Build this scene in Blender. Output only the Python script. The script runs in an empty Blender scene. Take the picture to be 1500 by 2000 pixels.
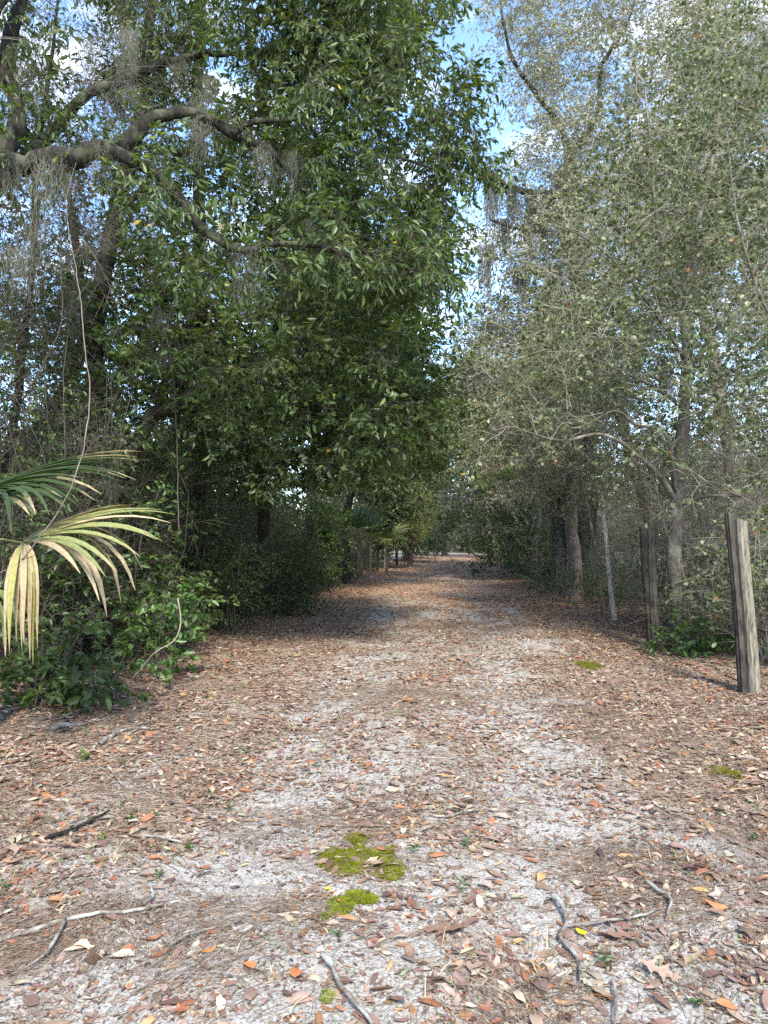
import bpy, math
import numpy as np
from mathutils import Vector, Matrix

rng = np.random.default_rng(7)
R_ = math.radians
scene = bpy.context.scene
COL = scene.collection

# ------------------------------------------------------------------ camera
F = 1480.0                      # focal length in pixels of the 1500x2000 photograph
PITCH = math.atan(50.0 / F)
CAM_H = 1.5
cam_d = bpy.data.cameras.new("camera")
cam = bpy.data.objects.new("camera", cam_d)
COL.objects.link(cam)
cam.location = (0, 0, CAM_H)
cam.rotation_euler = (math.pi / 2 + PITCH, 0, 0)
cam_d.sensor_fit = 'VERTICAL'
cam_d.sensor_height = 36.0
cam_d.sensor_width = 27.0
cam_d.lens = 36.0 * F / 2000.0
cam_d.clip_start = 0.05
cam_d.clip_end = 1500
scene.camera = cam

# ------------------------------------------------------------------ light
SUN_EL, SUN_AZ = 44.0, 172.0     # azimuth clockwise from +Y (the view direction)
SUN_STRENGTH, SUN_ANGLE = 2.5, 10.0
SKY_STRENGTH = 0.15
EXPOSURE = 1.97

world = bpy.data.worlds.new("World")
scene.world = world
world.use_nodes = True
wn, wl = world.node_tree.nodes, world.node_tree.links
wn.clear()
out = wn.new('ShaderNodeOutputWorld')
bg = wn.new('ShaderNodeBackground')
bg.inputs['Strength'].default_value = SKY_STRENGTH
sky = wn.new('ShaderNodeTexSky')
sky.sky_type = 'NISHITA'
sky.sun_disc = False
sky.sun_elevation = R_(SUN_EL)
sky.sun_rotation = R_(SUN_AZ)
sky.air_density = 1.0
sky.dust_density = 0.4
sky.ozone_density = 4.0
# thin bright cloud, laid out by sky direction
tc = wn.new('ShaderNodeTexCoord')
sep = wn.new('ShaderNodeSeparateXYZ')
wl.new(tc.outputs['Generated'], sep.inputs[0])
mz = wn.new('ShaderNodeMath'); mz.operation = 'MAXIMUM'; mz.inputs[1].default_value = 0.06
wl.new(sep.outputs['Z'], mz.inputs[0])
dx = wn.new('ShaderNodeMath'); dx.operation = 'DIVIDE'
dy = wn.new('ShaderNodeMath'); dy.operation = 'DIVIDE'
wl.new(sep.outputs['X'], dx.inputs[0]); wl.new(mz.outputs[0], dx.inputs[1])
wl.new(sep.outputs['Y'], dy.inputs[0]); wl.new(mz.outputs[0], dy.inputs[1])
cmb = wn.new('ShaderNodeCombineXYZ')
wl.new(dx.outputs[0], cmb.inputs[0]); wl.new(dy.outputs[0], cmb.inputs[1])
ns = wn.new('ShaderNodeTexNoise')
ns.inputs['Scale'].default_value = 2.3
ns.inputs['Detail'].default_value = 8
ns.inputs['Roughness'].default_value = 0.62
ns.inputs['Distortion'].default_value = 0.3
wl.new(cmb.outputs[0], ns.inputs['Vector'])
cr = wn.new('ShaderNodeValToRGB')
cr.color_ramp.elements[0].position = 0.49
cr.color_ramp.elements[0].color = (0, 0, 0, 1)
cr.color_ramp.elements[1].position = 0.66
cr.color_ramp.elements[1].color = (0.9, 0.9, 0.9, 1)
wl.new(ns.outputs['Fac'], cr.inputs[0])
mx = wn.new('ShaderNodeMix'); mx.data_type = 'RGBA'
wl.new(cr.outputs['Color'], mx.inputs[0])
wl.new(sky.outputs['Color'], mx.inputs[6])
mx.inputs[7].default_value = (3.8, 4.0, 4.3, 1)
wl.new(mx.outputs[2], bg.inputs['Color'])
wl.new(bg.outputs[0], out.inputs['Surface'])

sd = bpy.data.lights.new("sun", 'SUN')
sd.energy = SUN_STRENGTH
sd.angle = R_(SUN_ANGLE)
sd.color = (1.0, 0.94, 0.82)
sun = bpy.data.objects.new("sun", sd)
COL.objects.link(sun)
sv = Vector((math.sin(R_(SUN_AZ)) * math.cos(R_(SUN_EL)), math.cos(R_(SUN_AZ)) * math.cos(R_(SUN_EL)), math.sin(R_(SUN_EL))))
sun.rotation_euler = sv.to_track_quat('Z', 'Y').to_euler()
sun.location = sv * 60

vs = scene.view_settings
vs.view_transform = 'Standard'
vs.look = 'None'
vs.exposure = EXPOSURE
vs.gamma = 1
vs.use_curve_mapping = False
scene.cycles.max_bounces = 6
scene.cycles.diffuse_bounces = 3
scene.cycles.glossy_bounces = 2
scene.cycles.transmission_bounces = 4
scene.cycles.use_denoising = False
scene.cycles.sample_clamp_indirect = 3.0
scene.cycles.caustics_reflective = False
scene.cycles.caustics_refractive = False

# ------------------------------------------------------------------ helpers
_lat = np.random.default_rng(99).random((8, 256, 256))


def vnoise(x, y, k=0):
    x = np.asarray(x, float); y = np.asarray(y, float)
    xi = np.floor(x).astype(int); yi = np.floor(y).astype(int)
    fx = x - xi; fy = y - yi
    fx = fx * fx * (3 - 2 * fx); fy = fy * fy * (3 - 2 * fy)
    t = _lat[k % 8]
    a = t[xi & 255, yi & 255]; b = t[(xi + 1) & 255, yi & 255]
    c = t[xi & 255, (yi + 1) & 255]; d = t[(xi + 1) & 255, (yi + 1) & 255]
    return (a * (1 - fx) + b * fx) * (1 - fy) + (c * (1 - fx) + d * fx) * fy


def fbm(x, y, k=0, octaves=4):
    s = 0; a = 0.5; n = 0
    for i in range(octaves):
        s = s + a * vnoise(x * 2 ** i + 17.3 * i, y * 2 ** i + 9.1 * i, k + i); n += a; a *= 0.55
    return s / n


def smooth(a, b, x):
    t = np.clip((np.asarray(x, float) - a) / (b - a), 0, 1)
    return t * t * (3 - 2 * t)


def left_edge(y):
    return -3.5 + 0.09 * y + 0.0012 * np.maximum(0, y - 15) ** 2


def right_edge(y):
    return 2.95 + 0.082 * y


def centre(y):
    return -0.3 + 0.086 * y + 0.0006 * np.maximum(0, y - 15) ** 2


def gz(x, y):
    """height of the ground"""
    x = np.asarray(x, float); y = np.asarray(y, float)
    o = x - centre(y)
    z = 0.05 * (fbm(x * 0.6, y * 0.6, 2) - 0.5) + 0.018 * (fbm(x * 3.1, y * 3.1, 3) - 0.5)
    z = z - 0.035 * np.exp(-((np.abs(o) - 0.85) / 0.3) ** 2)
    z = z + 0.10 * smooth(2.6, 4.2, np.abs(o)) + 0.02 * np.exp(-(o / 0.5) ** 2)
    return z


def bare(x, y):
    """0 = covered in litter .. 1 = bare sand"""
    x = np.asarray(x, float); y = np.asarray(y, float)
    o = x - centre(y)
    track = np.exp(-((o - 0.85) / 0.42) ** 2) + 0.75 * np.exp(-((o + 0.7) / 0.45) ** 2)
    near = smooth(5.0, 2.6, y)
    v = 0.58 * track * smooth(26, 5, y) + 0.16 * near * smooth(2.4, 1.2, np.abs(o)) + 0.04
    n = 0.6 * fbm(o * 1.9 + 3, y * 0.55, 4, 5) + 0.4 * fbm(x * 2.2, y * 2.2, 1, 5)
    v = v + 2.6 * (n - 0.445)
    mound = np.exp(-(((x - 2.55) / 0.55) ** 2 + ((y - 10.8) / 0.5) ** 2))
    v = v + 0.9 * mound
    v = v - 0.9 * smooth(1.5, 2.6, np.abs(o)) * smooth(2.5, 5, y) - 0.03
    return np.clip(v, 0, 1) * (1 - 0.6 * smooth(9, 24, y))


_fw = np.array([0, math.cos(PITCH), math.sin(PITCH)])
_up = np.array([0, -math.sin(PITCH), math.cos(PITCH)])


def ray(px, py):
    return _fw + np.array([1.0, 0, 0]) * ((px - 750) / F) + _up * ((1000 - py) / F)


def at(px, py, d):
    """the point seen at a photo pixel, d metres ahead"""
    r = ray(px, py)
    return np.array([0, 0, CAM_H]) + r * (d / r[1])


def atv(px, py, d):
    px = np.asarray(px, float); py = np.asarray(py, float); d = np.asarray(d, float)
    r = _fw[None] + np.array([[1.0, 0, 0]]) * ((px - 750) / F)[:, None] + _up[None] * ((1000 - py) / F)[:, None]
    return np.array([[0, 0, CAM_H]]) + r * (d / r[:, 1])[:, None]


def on_ground(px, py, lift=0.0):
    r = ray(px, py)
    z = 0.0
    for _ in range(4):
        p = np.array([0, 0, CAM_H]) + r * ((z - CAM_H) / r[2])
        z = float(gz(p[0], p[1])) + lift
    return np.array([0, 0, CAM_H]) + r * ((z - CAM_H) / r[2])


def unit(v):
    v = np.asarray(v, float)
    return v / np.maximum(np.linalg.norm(v, axis=-1, keepdims=True), 1e-9)


class Geo:
    """collects quads, each with a colour, for ONE mesh object"""
    def __init__(self):
        self.v = []; self.f = []; self.c = []; self.n = 0

    def add(self, verts, quads, cols):
        verts = np.asarray(verts, np.float32).reshape(-1, 3)
        quads = np.asarray(quads, np.int32).reshape(-1, 4)
        cols = np.asarray(cols, np.float32)
        if cols.ndim == 1:
            cols = np.repeat(cols[None], len(quads), 0)
        self.v.append(verts); self.f.append(quads + self.n); self.c.append(cols)
        self.n += len(verts)

    def tubes(self, P, Rr, sides=4, col=(0.1, 0.08, 0.06)):
        """P [B,K,3] paths, Rr [B,K] radii"""
        P = np.asarray(P, float); Rr = np.asarray(Rr, float)
        if P.ndim == 2:
            P = P[None]; Rr = Rr[None]
        B, K, _ = P.shape
        if B == 0:
            return
        T = np.empty_like(P)
        T[:, 1:-1] = P[:, 2:] - P[:, :-2]
        T[:, 0] = P[:, 1] - P[:, 0]; T[:, -1] = P[:, -1] - P[:, -2]
        T = unit(T)
        ch = np.abs(unit(P[:, -1] - P[:, 0]))
        ref = np.eye(3)[np.argmin(ch, axis=1)][:, None, :]
        n1 = unit(np.cross(T, np.broadcast_to(ref, T.shape)))
        n2 = np.cross(T, n1)
        a = np.arange(sides) / sides * 2 * math.pi
        ring = P[:, :, None] + Rr[:, :, None, None] * (np.cos(a)[None, None, :, None] * n1[:, :, None] + np.sin(a)[None, None, :, None] * n2[:, :, None])
        idx = np.arange(B * K * sides).reshape(B, K, sides)
        nx = np.roll(idx, -1, axis=2)
        q = np.stack([idx[:, :-1], nx[:, :-1], nx[:, 1:], idx[:, 1:]], -1).reshape(-1, 4)
        col = np.asarray(col, float)
        if col.ndim == 2:
            col = np.repeat(col, (K - 1) * sides, 0)
        self.add(ring, q, col)

    def build(self, name, mat, parent=None, loc=None, smooth_=False):
        V = np.concatenate(self.v) if self.v else np.zeros((0, 3), np.float32)
        Q = np.concatenate(self.f); C = np.concatenate(self.c)
        if parent is not None:
            loc = np.array(parent['_o'])
        elif loc is None:
            loc = np.zeros(3)
        V = V - np.asarray(loc, np.float32)[None]
        me = bpy.data.meshes.new(name)
        me.vertices.add(len(V)); me.vertices.foreach_set('co', V.ravel())
        me.loops.add(len(Q) * 4); me.loops.foreach_set('vertex_index', Q.ravel())
        me.polygons.add(len(Q)); me.polygons.foreach_set('loop_start', np.arange(len(Q), dtype=np.int32) * 4)
        at_ = me.attributes.new('col', 'FLOAT_COLOR', 'FACE')
        C4 = np.ones((len(C), 4), np.float32); C4[:, :3] = C
        at_.data.foreach_set('color', C4.ravel())
        if smooth_:
            me.polygons.foreach_set('use_smooth', np.ones(len(Q), bool))
        me.update(calc_edges=True)
        me.validate()
        me.materials.append(mat)
        ob = bpy.data.objects.new(name, me)
        COL.objects.link(ob)
        if parent is not None:
            ob.parent = parent
        else:
            ob.location = loc
        return ob


THINGS = []


def thing(name, label, cat, loc, group=None):
    o = bpy.data.objects.new(name, None)
    COL.objects.link(o)
    o.empty_display_size = 0.2
    o.location = loc
    o['_o'] = [float(v) for v in loc]
    tag(o, label, cat, group)
    THINGS.append(o)
    return o


def tag(o, label=None, cat=None, group=None, kind=None):
    if label: o['label'] = label
    if cat: o['category'] = cat
    if group: o['group'] = group
    if kind: o['kind'] = kind
    return o


def subpart(child, parent):
    """an already built part goes under another part of the same thing"""
    child.parent = parent


# ------------------------------------------------------------------ materials
def new_mat(name):
    m = bpy.data.materials.new(name)
    m.use_nodes = True
    nt = m.node_tree
    nt.nodes.clear()
    o = nt.nodes.new('ShaderNodeOutputMaterial')
    return m, nt, o


def col_attr(nt):
    a = nt.nodes.new('ShaderNodeAttribute')
    a.attribute_name = 'col'
    return a


def leaf_mat(name, rough=0.42, spec=0.5, transl=0.3, tint=(1.5, 1.6, 0.6)):
    m, nt, o = new_mat(name)
    a = col_attr(nt)
    p = nt.nodes.new('ShaderNodeBsdfPrincipled')
    p.inputs['Roughness'].default_value = rough
    p.inputs['Specular IOR Level'].default_value = spec
    n = nt.nodes.new('ShaderNodeTexNoise'); n.inputs['Scale'].default_value = 40
    tcx = nt.nodes.new('ShaderNodeTexCoord')
    nt.links.new(tcx.outputs['Object'], n.inputs['Vector'])
    hv = nt.nodes.new('ShaderNodeHueSaturation')
    mr = nt.nodes.new('ShaderNodeMapRange')
    mr.inputs['To Min'].default_value = 0.6; mr.inputs['To Max'].default_value = 1.4
    nt.links.new(n.outputs['Fac'], mr.inputs['Value'])
    nt.links.new(mr.outputs[0], hv.inputs['Value'])
    nt.links.new(a.outputs['Color'], hv.inputs['Color'])
    nt.links.new(hv.outputs[0], p.inputs['Base Color'])
    t = nt.nodes.new('ShaderNodeBsdfTranslucent')
    mu = nt.nodes.new('ShaderNodeMix'); mu.data_type = 'RGBA'; mu.blend_type = 'MULTIPLY'
    mu.inputs[0].default_value = 1
    mu.inputs[7].default_value = (*tint, 1)
    nt.links.new(hv.outputs[0], mu.inputs[6])
    nt.links.new(mu.outputs[2], t.inputs['Color'])
    mix = nt.nodes.new('ShaderNodeMixShader'); mix.inputs[0].default_value = transl
    nt.links.new(p.outputs[0], mix.inputs[1]); nt.links.new(t.outputs[0], mix.inputs[2])
    nt.links.new(mix.outputs[0], o.inputs['Surface'])
    return m


def bark_mat(name, c1, c2, lichen, scale=9, stretch=0.25, lich=0.55, bump=0.6):
    m, nt, o = new_mat(name)
    tcx = nt.nodes.new('ShaderNodeTexCoord')
    mp = nt.nodes.new('ShaderNodeMapping')
    mp.inputs['Scale'].default_value = (1, 1, stretch)
    nt.links.new(tcx.outputs['Object'], mp.inputs['Vector'])
    n = nt.nodes.new('ShaderNodeTexNoise')
    n.inputs['Scale'].default_value = scale * 3; n.inputs['Detail'].default_value = 8; n.inputs['Roughness'].default_value = 0.7
    nt.links.new(mp.outputs[0], n.inputs['Vector'])
    r = nt.nodes.new('ShaderNodeValToRGB')
    r.color_ramp.elements[0].position = 0.35; r.color_ramp.elements[0].color = (*c1, 1)
    r.color_ramp.elements[1].position = 0.68; r.color_ramp.elements[1].color = (*c2, 1)
    nt.links.new(n.outputs['Fac'], r.inputs[0])
    n2 = nt.nodes.new('ShaderNodeTexNoise')
    n2.inputs['Scale'].default_value = scale * 0.55; n2.inputs['Detail'].default_value = 6
    nt.links.new(tcx.outputs['Object'], n2.inputs['Vector'])
    r2 = nt.nodes.new('ShaderNodeValToRGB')
    r2.color_ramp.elements[0].position = lich; r2.color_ramp.elements[0].color = (0, 0, 0, 1)
    r2.color_ramp.elements[1].position = lich + 0.12; r2.color_ramp.elements[1].color = (0.8, 0.8, 0.8, 1)
    nt.links.new(n2.outputs['Fac'], r2.inputs[0])
    mxx = nt.nodes.new('ShaderNodeMix'); mxx.data_type = 'RGBA'
    nt.links.new(r2.outputs[0], mxx.inputs[0]); nt.links.new(r.outputs[0], mxx.inputs[6])
    mxx.inputs[7].default_value = (*lichen, 1)
    p = nt.nodes.new('ShaderNodeBsdfPrincipled'); p.inputs['Roughness'].default_value = 0.85
    p.inputs['Specular IOR Level'].default_value = 0.2
    nt.links.new(mxx.outputs[2], p.inputs['Base Color'])
    b = nt.nodes.new('ShaderNodeBump'); b.inputs['Strength'].default_value = bump; b.inputs['Distance'].default_value = 0.03
    nt.links.new(n.outputs['Fac'], b.inputs['Height']); nt.links.new(b.outputs[0], p.inputs['Normal'])
    nt.links.new(p.outputs[0], o.inputs['Surface'])
    return m


def plain_mat(name, rough=0.8, spec=0.2, var=0.25, scale=30, bump=0.0):
    m, nt, o = new_mat(name)
    a = col_attr(nt)
    p = nt.nodes.new('ShaderNodeBsdfPrincipled')
    p.inputs['Roughness'].default_value = rough
    p.inputs['Specular IOR Level'].default_value = spec
    n = nt.nodes.new('ShaderNodeTexNoise'); n.inputs['Scale'].default_value = scale; n.inputs['Detail'].default_value = 5
    tcx = nt.nodes.new('ShaderNodeTexCoord'); nt.links.new(tcx.outputs['Object'], n.inputs['Vector'])
    hv = nt.nodes.new('ShaderNodeHueSaturation')
    mr = nt.nodes.new('ShaderNodeMapRange')
    mr.inputs['From Min'].default_value = 0.3; mr.inputs['From Max'].default_value = 0.7
    mr.inputs['To Min'].default_value = 1 - var; mr.inputs['To Max'].default_value = 1 + var
    nt.links.new(n.outputs['Fac'], mr.inputs['Value']); nt.links.new(mr.outputs[0], hv.inputs['Value'])
    nt.links.new(a.outputs['Color'], hv.inputs['Color']); nt.links.new(hv.outputs[0], p.inputs['Base Color'])
    if bump:
        b = nt.nodes.new('ShaderNodeBump'); b.inputs['Strength'].default_value = bump; b.inputs['Distance'].default_value = 0.01
        nt.links.new(n.outputs['Fac'], b.inputs['Height']); nt.links.new(b.outputs[0], p.inputs['Normal'])
    nt.links.new(p.outputs[0], o.inputs['Surface'])
    return m


M_LEAF = leaf_mat('glossy_leaf', 0.40, 0.40, 0.38, (1.7, 1.6, 0.45))
M_LEAF_DULL = leaf_mat('dull_leaf', 0.55, 0.35, 0.30, (1.3, 1.3, 0.7))
M_PALM = leaf_mat('palm_leaf', 0.5, 0.2, 0.25, (1.3, 1.3, 0.5))
M_LITTER = leaf_mat('dry_leaf', 0.6, 0.3, 0.10, (1.2, 0.9, 0.6))
M_MOSS = leaf_mat('ground_moss', 0.8, 0.1, 0.30, (1.3, 1.3, 0.6))
M_BARK = bark_mat('dark_bark', (0.009, 0.008, 0.006), (0.042, 0.036, 0.029), (0.085, 0.092, 0.06), 9, 0.3, 0.50, 1.0)
M_BARK_PALE = bark_mat('pale_bark', (0.06, 0.052, 0.04), (0.18, 0.158, 0.125), (0.26, 0.26, 0.21), 8, 0.6, 0.54)
M_BARK_RED = bark_mat('ragged_bark', (0.06, 0.043, 0.033), (0.22, 0.165, 0.135), (0.27, 0.25, 0.21), 10, 0.12, 0.58)
M_TWIG = plain_mat('twig', 0.85, 0.15, 0.3, 12)
M_BARK_SHAG = bark_mat('shaggy_bark', (0.10, 0.075, 0.06), (0.33, 0.26, 0.215), (0.30, 0.29, 0.24), 10, 0.10, 0.58)
M_FIBRE = plain_mat('hanging_moss', 0.9, 0.1, 0.25, 20)
M_STICK = bark_mat('stick_bark', (0.07, 0.056, 0.046), (0.27, 0.235, 0.195), (0.38, 0.38, 0.33), 14, 1.0, 0.5)


def post_mat(name, dark, light, green):
    m, nt, o = new_mat(name)
    tcx = nt.nodes.new('ShaderNodeTexCoord')
    mp = nt.nodes.new('ShaderNodeMapping'); mp.inputs['Scale'].default_value = (48, 48, 7.0)
    nt.links.new(tcx.outputs['Object'], mp.inputs['Vector'])
    n = nt.nodes.new('ShaderNodeTexNoise'); n.inputs['Scale'].default_value = 1; n.inputs['Detail'].default_value = 7; n.inputs['Roughness'].default_value = 0.65
    nt.links.new(mp.outputs[0], n.inputs['Vector'])
    r = nt.nodes.new('ShaderNodeValToRGB')
    r.color_ramp.elements[0].position = 0.36; r.color_ramp.elements[0].color = (*dark, 1)
    r.color_ramp.elements[1].position = 0.6; r.color_ramp.elements[1].color = (*light, 1)
    nt.links.new(n.outputs['Fac'], r.inputs[0])
    n2 = nt.nodes.new('ShaderNodeTexNoise'); n2.inputs['Scale'].default_value = 4.5; n2.inputs['Detail'].default_value = 6
    nt.links.new(tcx.outputs['Object'], n2.inputs['Vector'])
    r2 = nt.nodes.new('ShaderNodeValToRGB')
    r2.color_ramp.elements[0].position = 0.48; r2.color_ramp.elements[0].color = (0, 0, 0, 1)
    r2.color_ramp.elements[1].position = 0.7; r2.color_ramp.elements[1].color = (0.7, 0.7, 0.7, 1)
    nt.links.new(n2.outputs['Fac'], r2.inputs[0])
    mxx = nt.nodes.new('ShaderNodeMix'); mxx.data_type = 'RGBA'
    nt.links.new(r2.outputs[0], mxx.inputs[0]); nt.links.new(r.outputs[0], mxx.inputs[6]); mxx.inputs[7].default_value = (*green, 1)
    p = nt.nodes.new('ShaderNodeBsdfPrincipled'); p.inputs['Roughness'].default_value = 0.85; p.inputs['Specular IOR Level'].default_value = 0.2
    nt.links.new(mxx.outputs[2], p.inputs['Base Color'])
    b = nt.nodes.new('ShaderNodeBump'); b.inputs['Strength'].default_value = 0.9; b.inputs['Distance'].default_value = 0.012
    nt.links.new(n.outputs['Fac'], b.inputs['Height']); nt.links.new(b.outputs[0], p.inputs['Normal'])
    nt.links.new(p.outputs[0], o.inputs['Surface'])
    return m


def ground_mat():
    m, nt, o = new_mat('sandy_ground')
    N, L = nt.nodes, nt.links
    tcx = N.new('ShaderNodeTexCoord')
    ab = N.new('ShaderNodeAttribute'); ab.attribute_name = 'bare'
    af = N.new('ShaderNodeAttribute'); af.attribute_name = 'field'

    def noise(s, d=6, ro=0.6, vec=None):
        n = N.new('ShaderNodeTexNoise'); n.inputs['Scale'].default_value = s; n.inputs['Detail'].default_value = d; n.inputs['Roughness'].default_value = ro
        L.new(vec if vec else tcx.outputs['Object'], n.inputs['Vector'])
        return n

    def ramp(src, stops):
        r = N.new('ShaderNodeValToRGB')
        e = r.color_ramp.elements
        while len(e) < len(stops):
            e.new(0.5)
        for i, (p_, c_) in enumerate(stops):
            e[i].position = p_; e[i].color = (*c_, 1)
        L.new(src, r.inputs[0])
        return r

    def mix(f, a, b):
        x = N.new('ShaderNodeMix'); x.data_type = 'RGBA'
        L.new(f, x.inputs[0])
        for s, i in ((a, 6), (b, 7)):
            if isinstance(s, tuple):
                x.inputs[i].default_value = (*s, 1)
            else:
                L.new(s, x.inputs[i])
        return x.outputs[2]

    n_f = noise(90, 8, 0.75)
    sand = ramp(n_f.outputs['Fac'], [(0.36, (0.09, 0.072, 0.06)), (0.46, (0.25, 0.228, 0.20)), (0.54, (0.385, 0.365, 0.335)), (0.68, (0.53, 0.51, 0.475))])
    n_m = noise(26, 9, 0.8)
    lit = ramp(n_m.outputs['Fac'], [(0.28, (0.05, 0.038, 0.028)), (0.44, (0.155, 0.118, 0.086)), (0.56, (0.25, 0.195, 0.145)), (0.70, (0.38, 0.32, 0.255))])
    v = N.new('ShaderNodeTexVoronoi'); v.inputs['Scale'].default_value = 21
    L.new(tcx.outputs['Object'], v.inputs['Vector'])
    vr = ramp(v.outputs['Color'], [(0.15, (0.10, 0.065, 0.048)), (0.4, (0.27, 0.18, 0.125)), (0.6, (0.34, 0.25, 0.185)), (0.8, (0.43, 0.34, 0.26))])
    half = N.new('ShaderNodeValue'); half.outputs[0].default_value = 0.45
    litter = mix(half.outputs[0], lit.outputs[0], vr.outputs[0])
    # break up the bare-sand mask with fine noise
    nb = noise(7, 8, 0.7)
    ad = N.new('ShaderNodeMath'); ad.operation = 'ADD'
    L.new(ab.outputs['Fac'], ad.inputs[0]); L.new(nb.outputs['Fac'], ad.inputs[1])
    mr = N.new('ShaderNodeMapRange'); mr.inputs['From Min'].default_value = 0.44; mr.inputs['From Max'].default_value = 0.94
    L.new(ad.outputs[0], mr.inputs['Value'])
    c1 = mix(mr.outputs[0], litter, sand.outputs[0])
    ng = noise(3, 7, 0.7)
    grass = ramp(ng.outputs['Fac'], [(0.35, (0.20, 0.20, 0.10)), (0.6, (0.42, 0.40, 0.27))])
    c2 = mix(af.outputs['Fac'], c1, grass.outputs[0])
    p = N.new('ShaderNodeBsdfPrincipled'); p.inputs['Roughness'].default_value = 0.95; p.inputs['Specular IOR Level'].default_value = 0.1
    L.new(c2, p.inputs['Base Color'])
    b = N.new('ShaderNodeBump'); b.inputs['Strength'].default_value = 0.55; b.inputs['Distance'].default_value = 0.02
    L.new(n_m.outputs['Fac'], b.inputs['Height'])
    b2 = N.new('ShaderNodeBump'); b2.inputs['Strength'].default_value = 0.5; b2.inputs['Distance'].default_value = 0.006
    L.new(n_f.outputs['Fac'], b2.inputs['Height']); L.new(b.outputs[0], b2.inputs['Normal'])
    L.new(b2.outputs[0], p.inputs['Normal'])
    L.new(p.outputs[0], o.inputs['Surface'])
    return m


# ------------------------------------------------------------------ ground
def build_ground():
    xs = np.concatenate([np.linspace(-400, -40, 10)[:-1], np.linspace(-40, -6, 30)[:-1], np.arange(-6, 8.0, 0.06), np.linspace(8, 40, 30)[1:], np.linspace(40, 400, 10)[1:]])
    ys = np.concatenate([np.linspace(-60, 0, 12)[:-1], np.arange(0, 9, 0.06), 9 * np.exp(np.linspace(0, math.log(500 / 9), 150))[0:]])
    X, Y = np.meshgrid(xs, ys)
    Z = gz(X, Y)
    V = np.stack([X, Y, Z], -1).reshape(-1, 3)
    nx, ny = len(xs), len(ys)
    i = np.arange(nx * ny).reshape(ny, nx)
    Q = np.stack([i[:-1, :-1], i[:-1, 1:], i[1:, 1:], i[1:, :-1]], -1).reshape(-1, 4)
    g = Geo(); g.add(V, Q, (1, 1, 1))
    o = g.build('ground', ground_mat(), smooth_=True)
    me = o.data
    a = me.attributes.new('bare', 'FLOAT', 'POINT'); a.data.foreach_set('value', bare(X, Y).ravel().astype(np.float32))
    off = np.maximum(left_edge(Y) - X, X - right_edge(Y))
    a = me.attributes.new('field', 'FLOAT', 'POINT'); a.data.foreach_set('value', smooth(2.5, 6, off).ravel().astype(np.float32))
    tag(o, kind='structure')


build_ground()


# ------------------------------------------------------------------ fallen leaves
def rot_frames(yaw, pitch, roll):
    cy, sy = np.cos(yaw), np.sin(yaw); cp, sp = np.cos(pitch), np.sin(pitch); cr_, sr = np.cos(roll), np.sin(roll)
    n = len(yaw)
    Rz = np.zeros((n, 3, 3)); Rz[:, 0, 0] = cy; Rz[:, 0, 1] = -sy; Rz[:, 1, 0] = sy; Rz[:, 1, 1] = cy; Rz[:, 2, 2] = 1
    Ry = np.zeros((n, 3, 3)); Ry[:, 0, 0] = cp; Ry[:, 0, 2] = sp; Ry[:, 2, 0] = -sp; Ry[:, 2, 2] = cp; Ry[:, 1, 1] = 1
    Rx = np.zeros((n, 3, 3)); Rx[:, 1, 1] = cr_; Rx[:, 1, 2] = -sr; Rx[:, 2, 1] = sr; Rx[:, 2, 2] = cr_; Rx[:, 0, 0] = 1
    return Rz @ Ry @ Rx


def dry_leaf_templates(n, r):
    """curled, folded oak leaves: 11 points, 6 quads"""
    T = np.zeros((n, 11, 3))
    for k in range(n):
        w = r.uniform(0.13, 0.24); curl = r.normal(0, 0.35); fold = r.uniform(-0.5, 0.7) * w; tw = r.normal(0, 0.35); side = r.normal(0, 0.06)
        st = [0.22, 0.52, 0.8]; ww = [w * 0.8, w, w * 0.62]
        pts = [(-0.5, 0, 0)]
        for s, q in zip(st, ww):
            x = s - 0.5; z = curl * (x * x - 0.25) * 1.0
            a = tw * x * 2
            for sg in (1, 0, -1):
                yy = sg * q; zz = abs(sg) * fold * q / w
                pts.append((x, yy * math.cos(a) - zz * math.sin(a) + side * math.sin(s * 5), z + yy * math.sin(a) + zz * math.cos(a)))
        pts.append((0.5, side, 0))
        T[k] = pts
    return T


LQ = np.array([[0, 3, 2, 1], [1, 2, 5, 4], [2, 3, 6, 5], [4, 5, 8, 7], [5, 6, 9, 8], [7, 8, 9, 10]])
PAL = np.array([[0.36, 0.27, 0.20], [0.46, 0.37, 0.28], [0.30, 0.20, 0.145], [0.40, 0.165, 0.062], [0.34, 0.125, 0.05],
                [0.16, 0.095, 0.07], [0.23, 0.145, 0.11], [0.27, 0.185, 0.155], [0.52, 0.44, 0.35], [0.42, 0.27, 0.10], [0.09, 0.06, 0.045]])
PAL = np.clip(PAL * 0.80 + PAL.mean(1, keepdims=True) * 0.20, 0, 0.46) * np.array([0.83, 0.785, 0.72])
PALW = np.array([0.17, 0.12, 0.18, 0.075, 0.06, 0.10, 0.15, 0.11, 0.05, 0.02, 0.03])


FQ = np.array([[0, 1, 2, 3], [0, 3, 5, 4]])   # b, r1, r2, tip, l1, l2


def leaf6(base, d, nrm, L_, w, fold, curl):
    """vectorised leaves: base [n,3], direction d, normal nrm -> [n,6,3]"""
    s = np.cross(nrm, d); s = unit(s); nrm = np.cross(d, s)
    L_ = np.asarray(L_)[:, None]; w = np.asarray(w)[:, None]
    up = fold * w
    b = base
    m1 = base + d * L_ * 0.33; m2 = base + d * L_ * 0.68 - nrm * curl * L_ * 0.3
    tip = base + d * L_ - nrm * curl * L_
    return np.stack([b, m1 + s * w + nrm * up, m2 + s * w * 0.82 + nrm * up, tip, m1 - s * w + nrm * up, m2 - s * w * 0.82 + nrm * up], 1)


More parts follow.
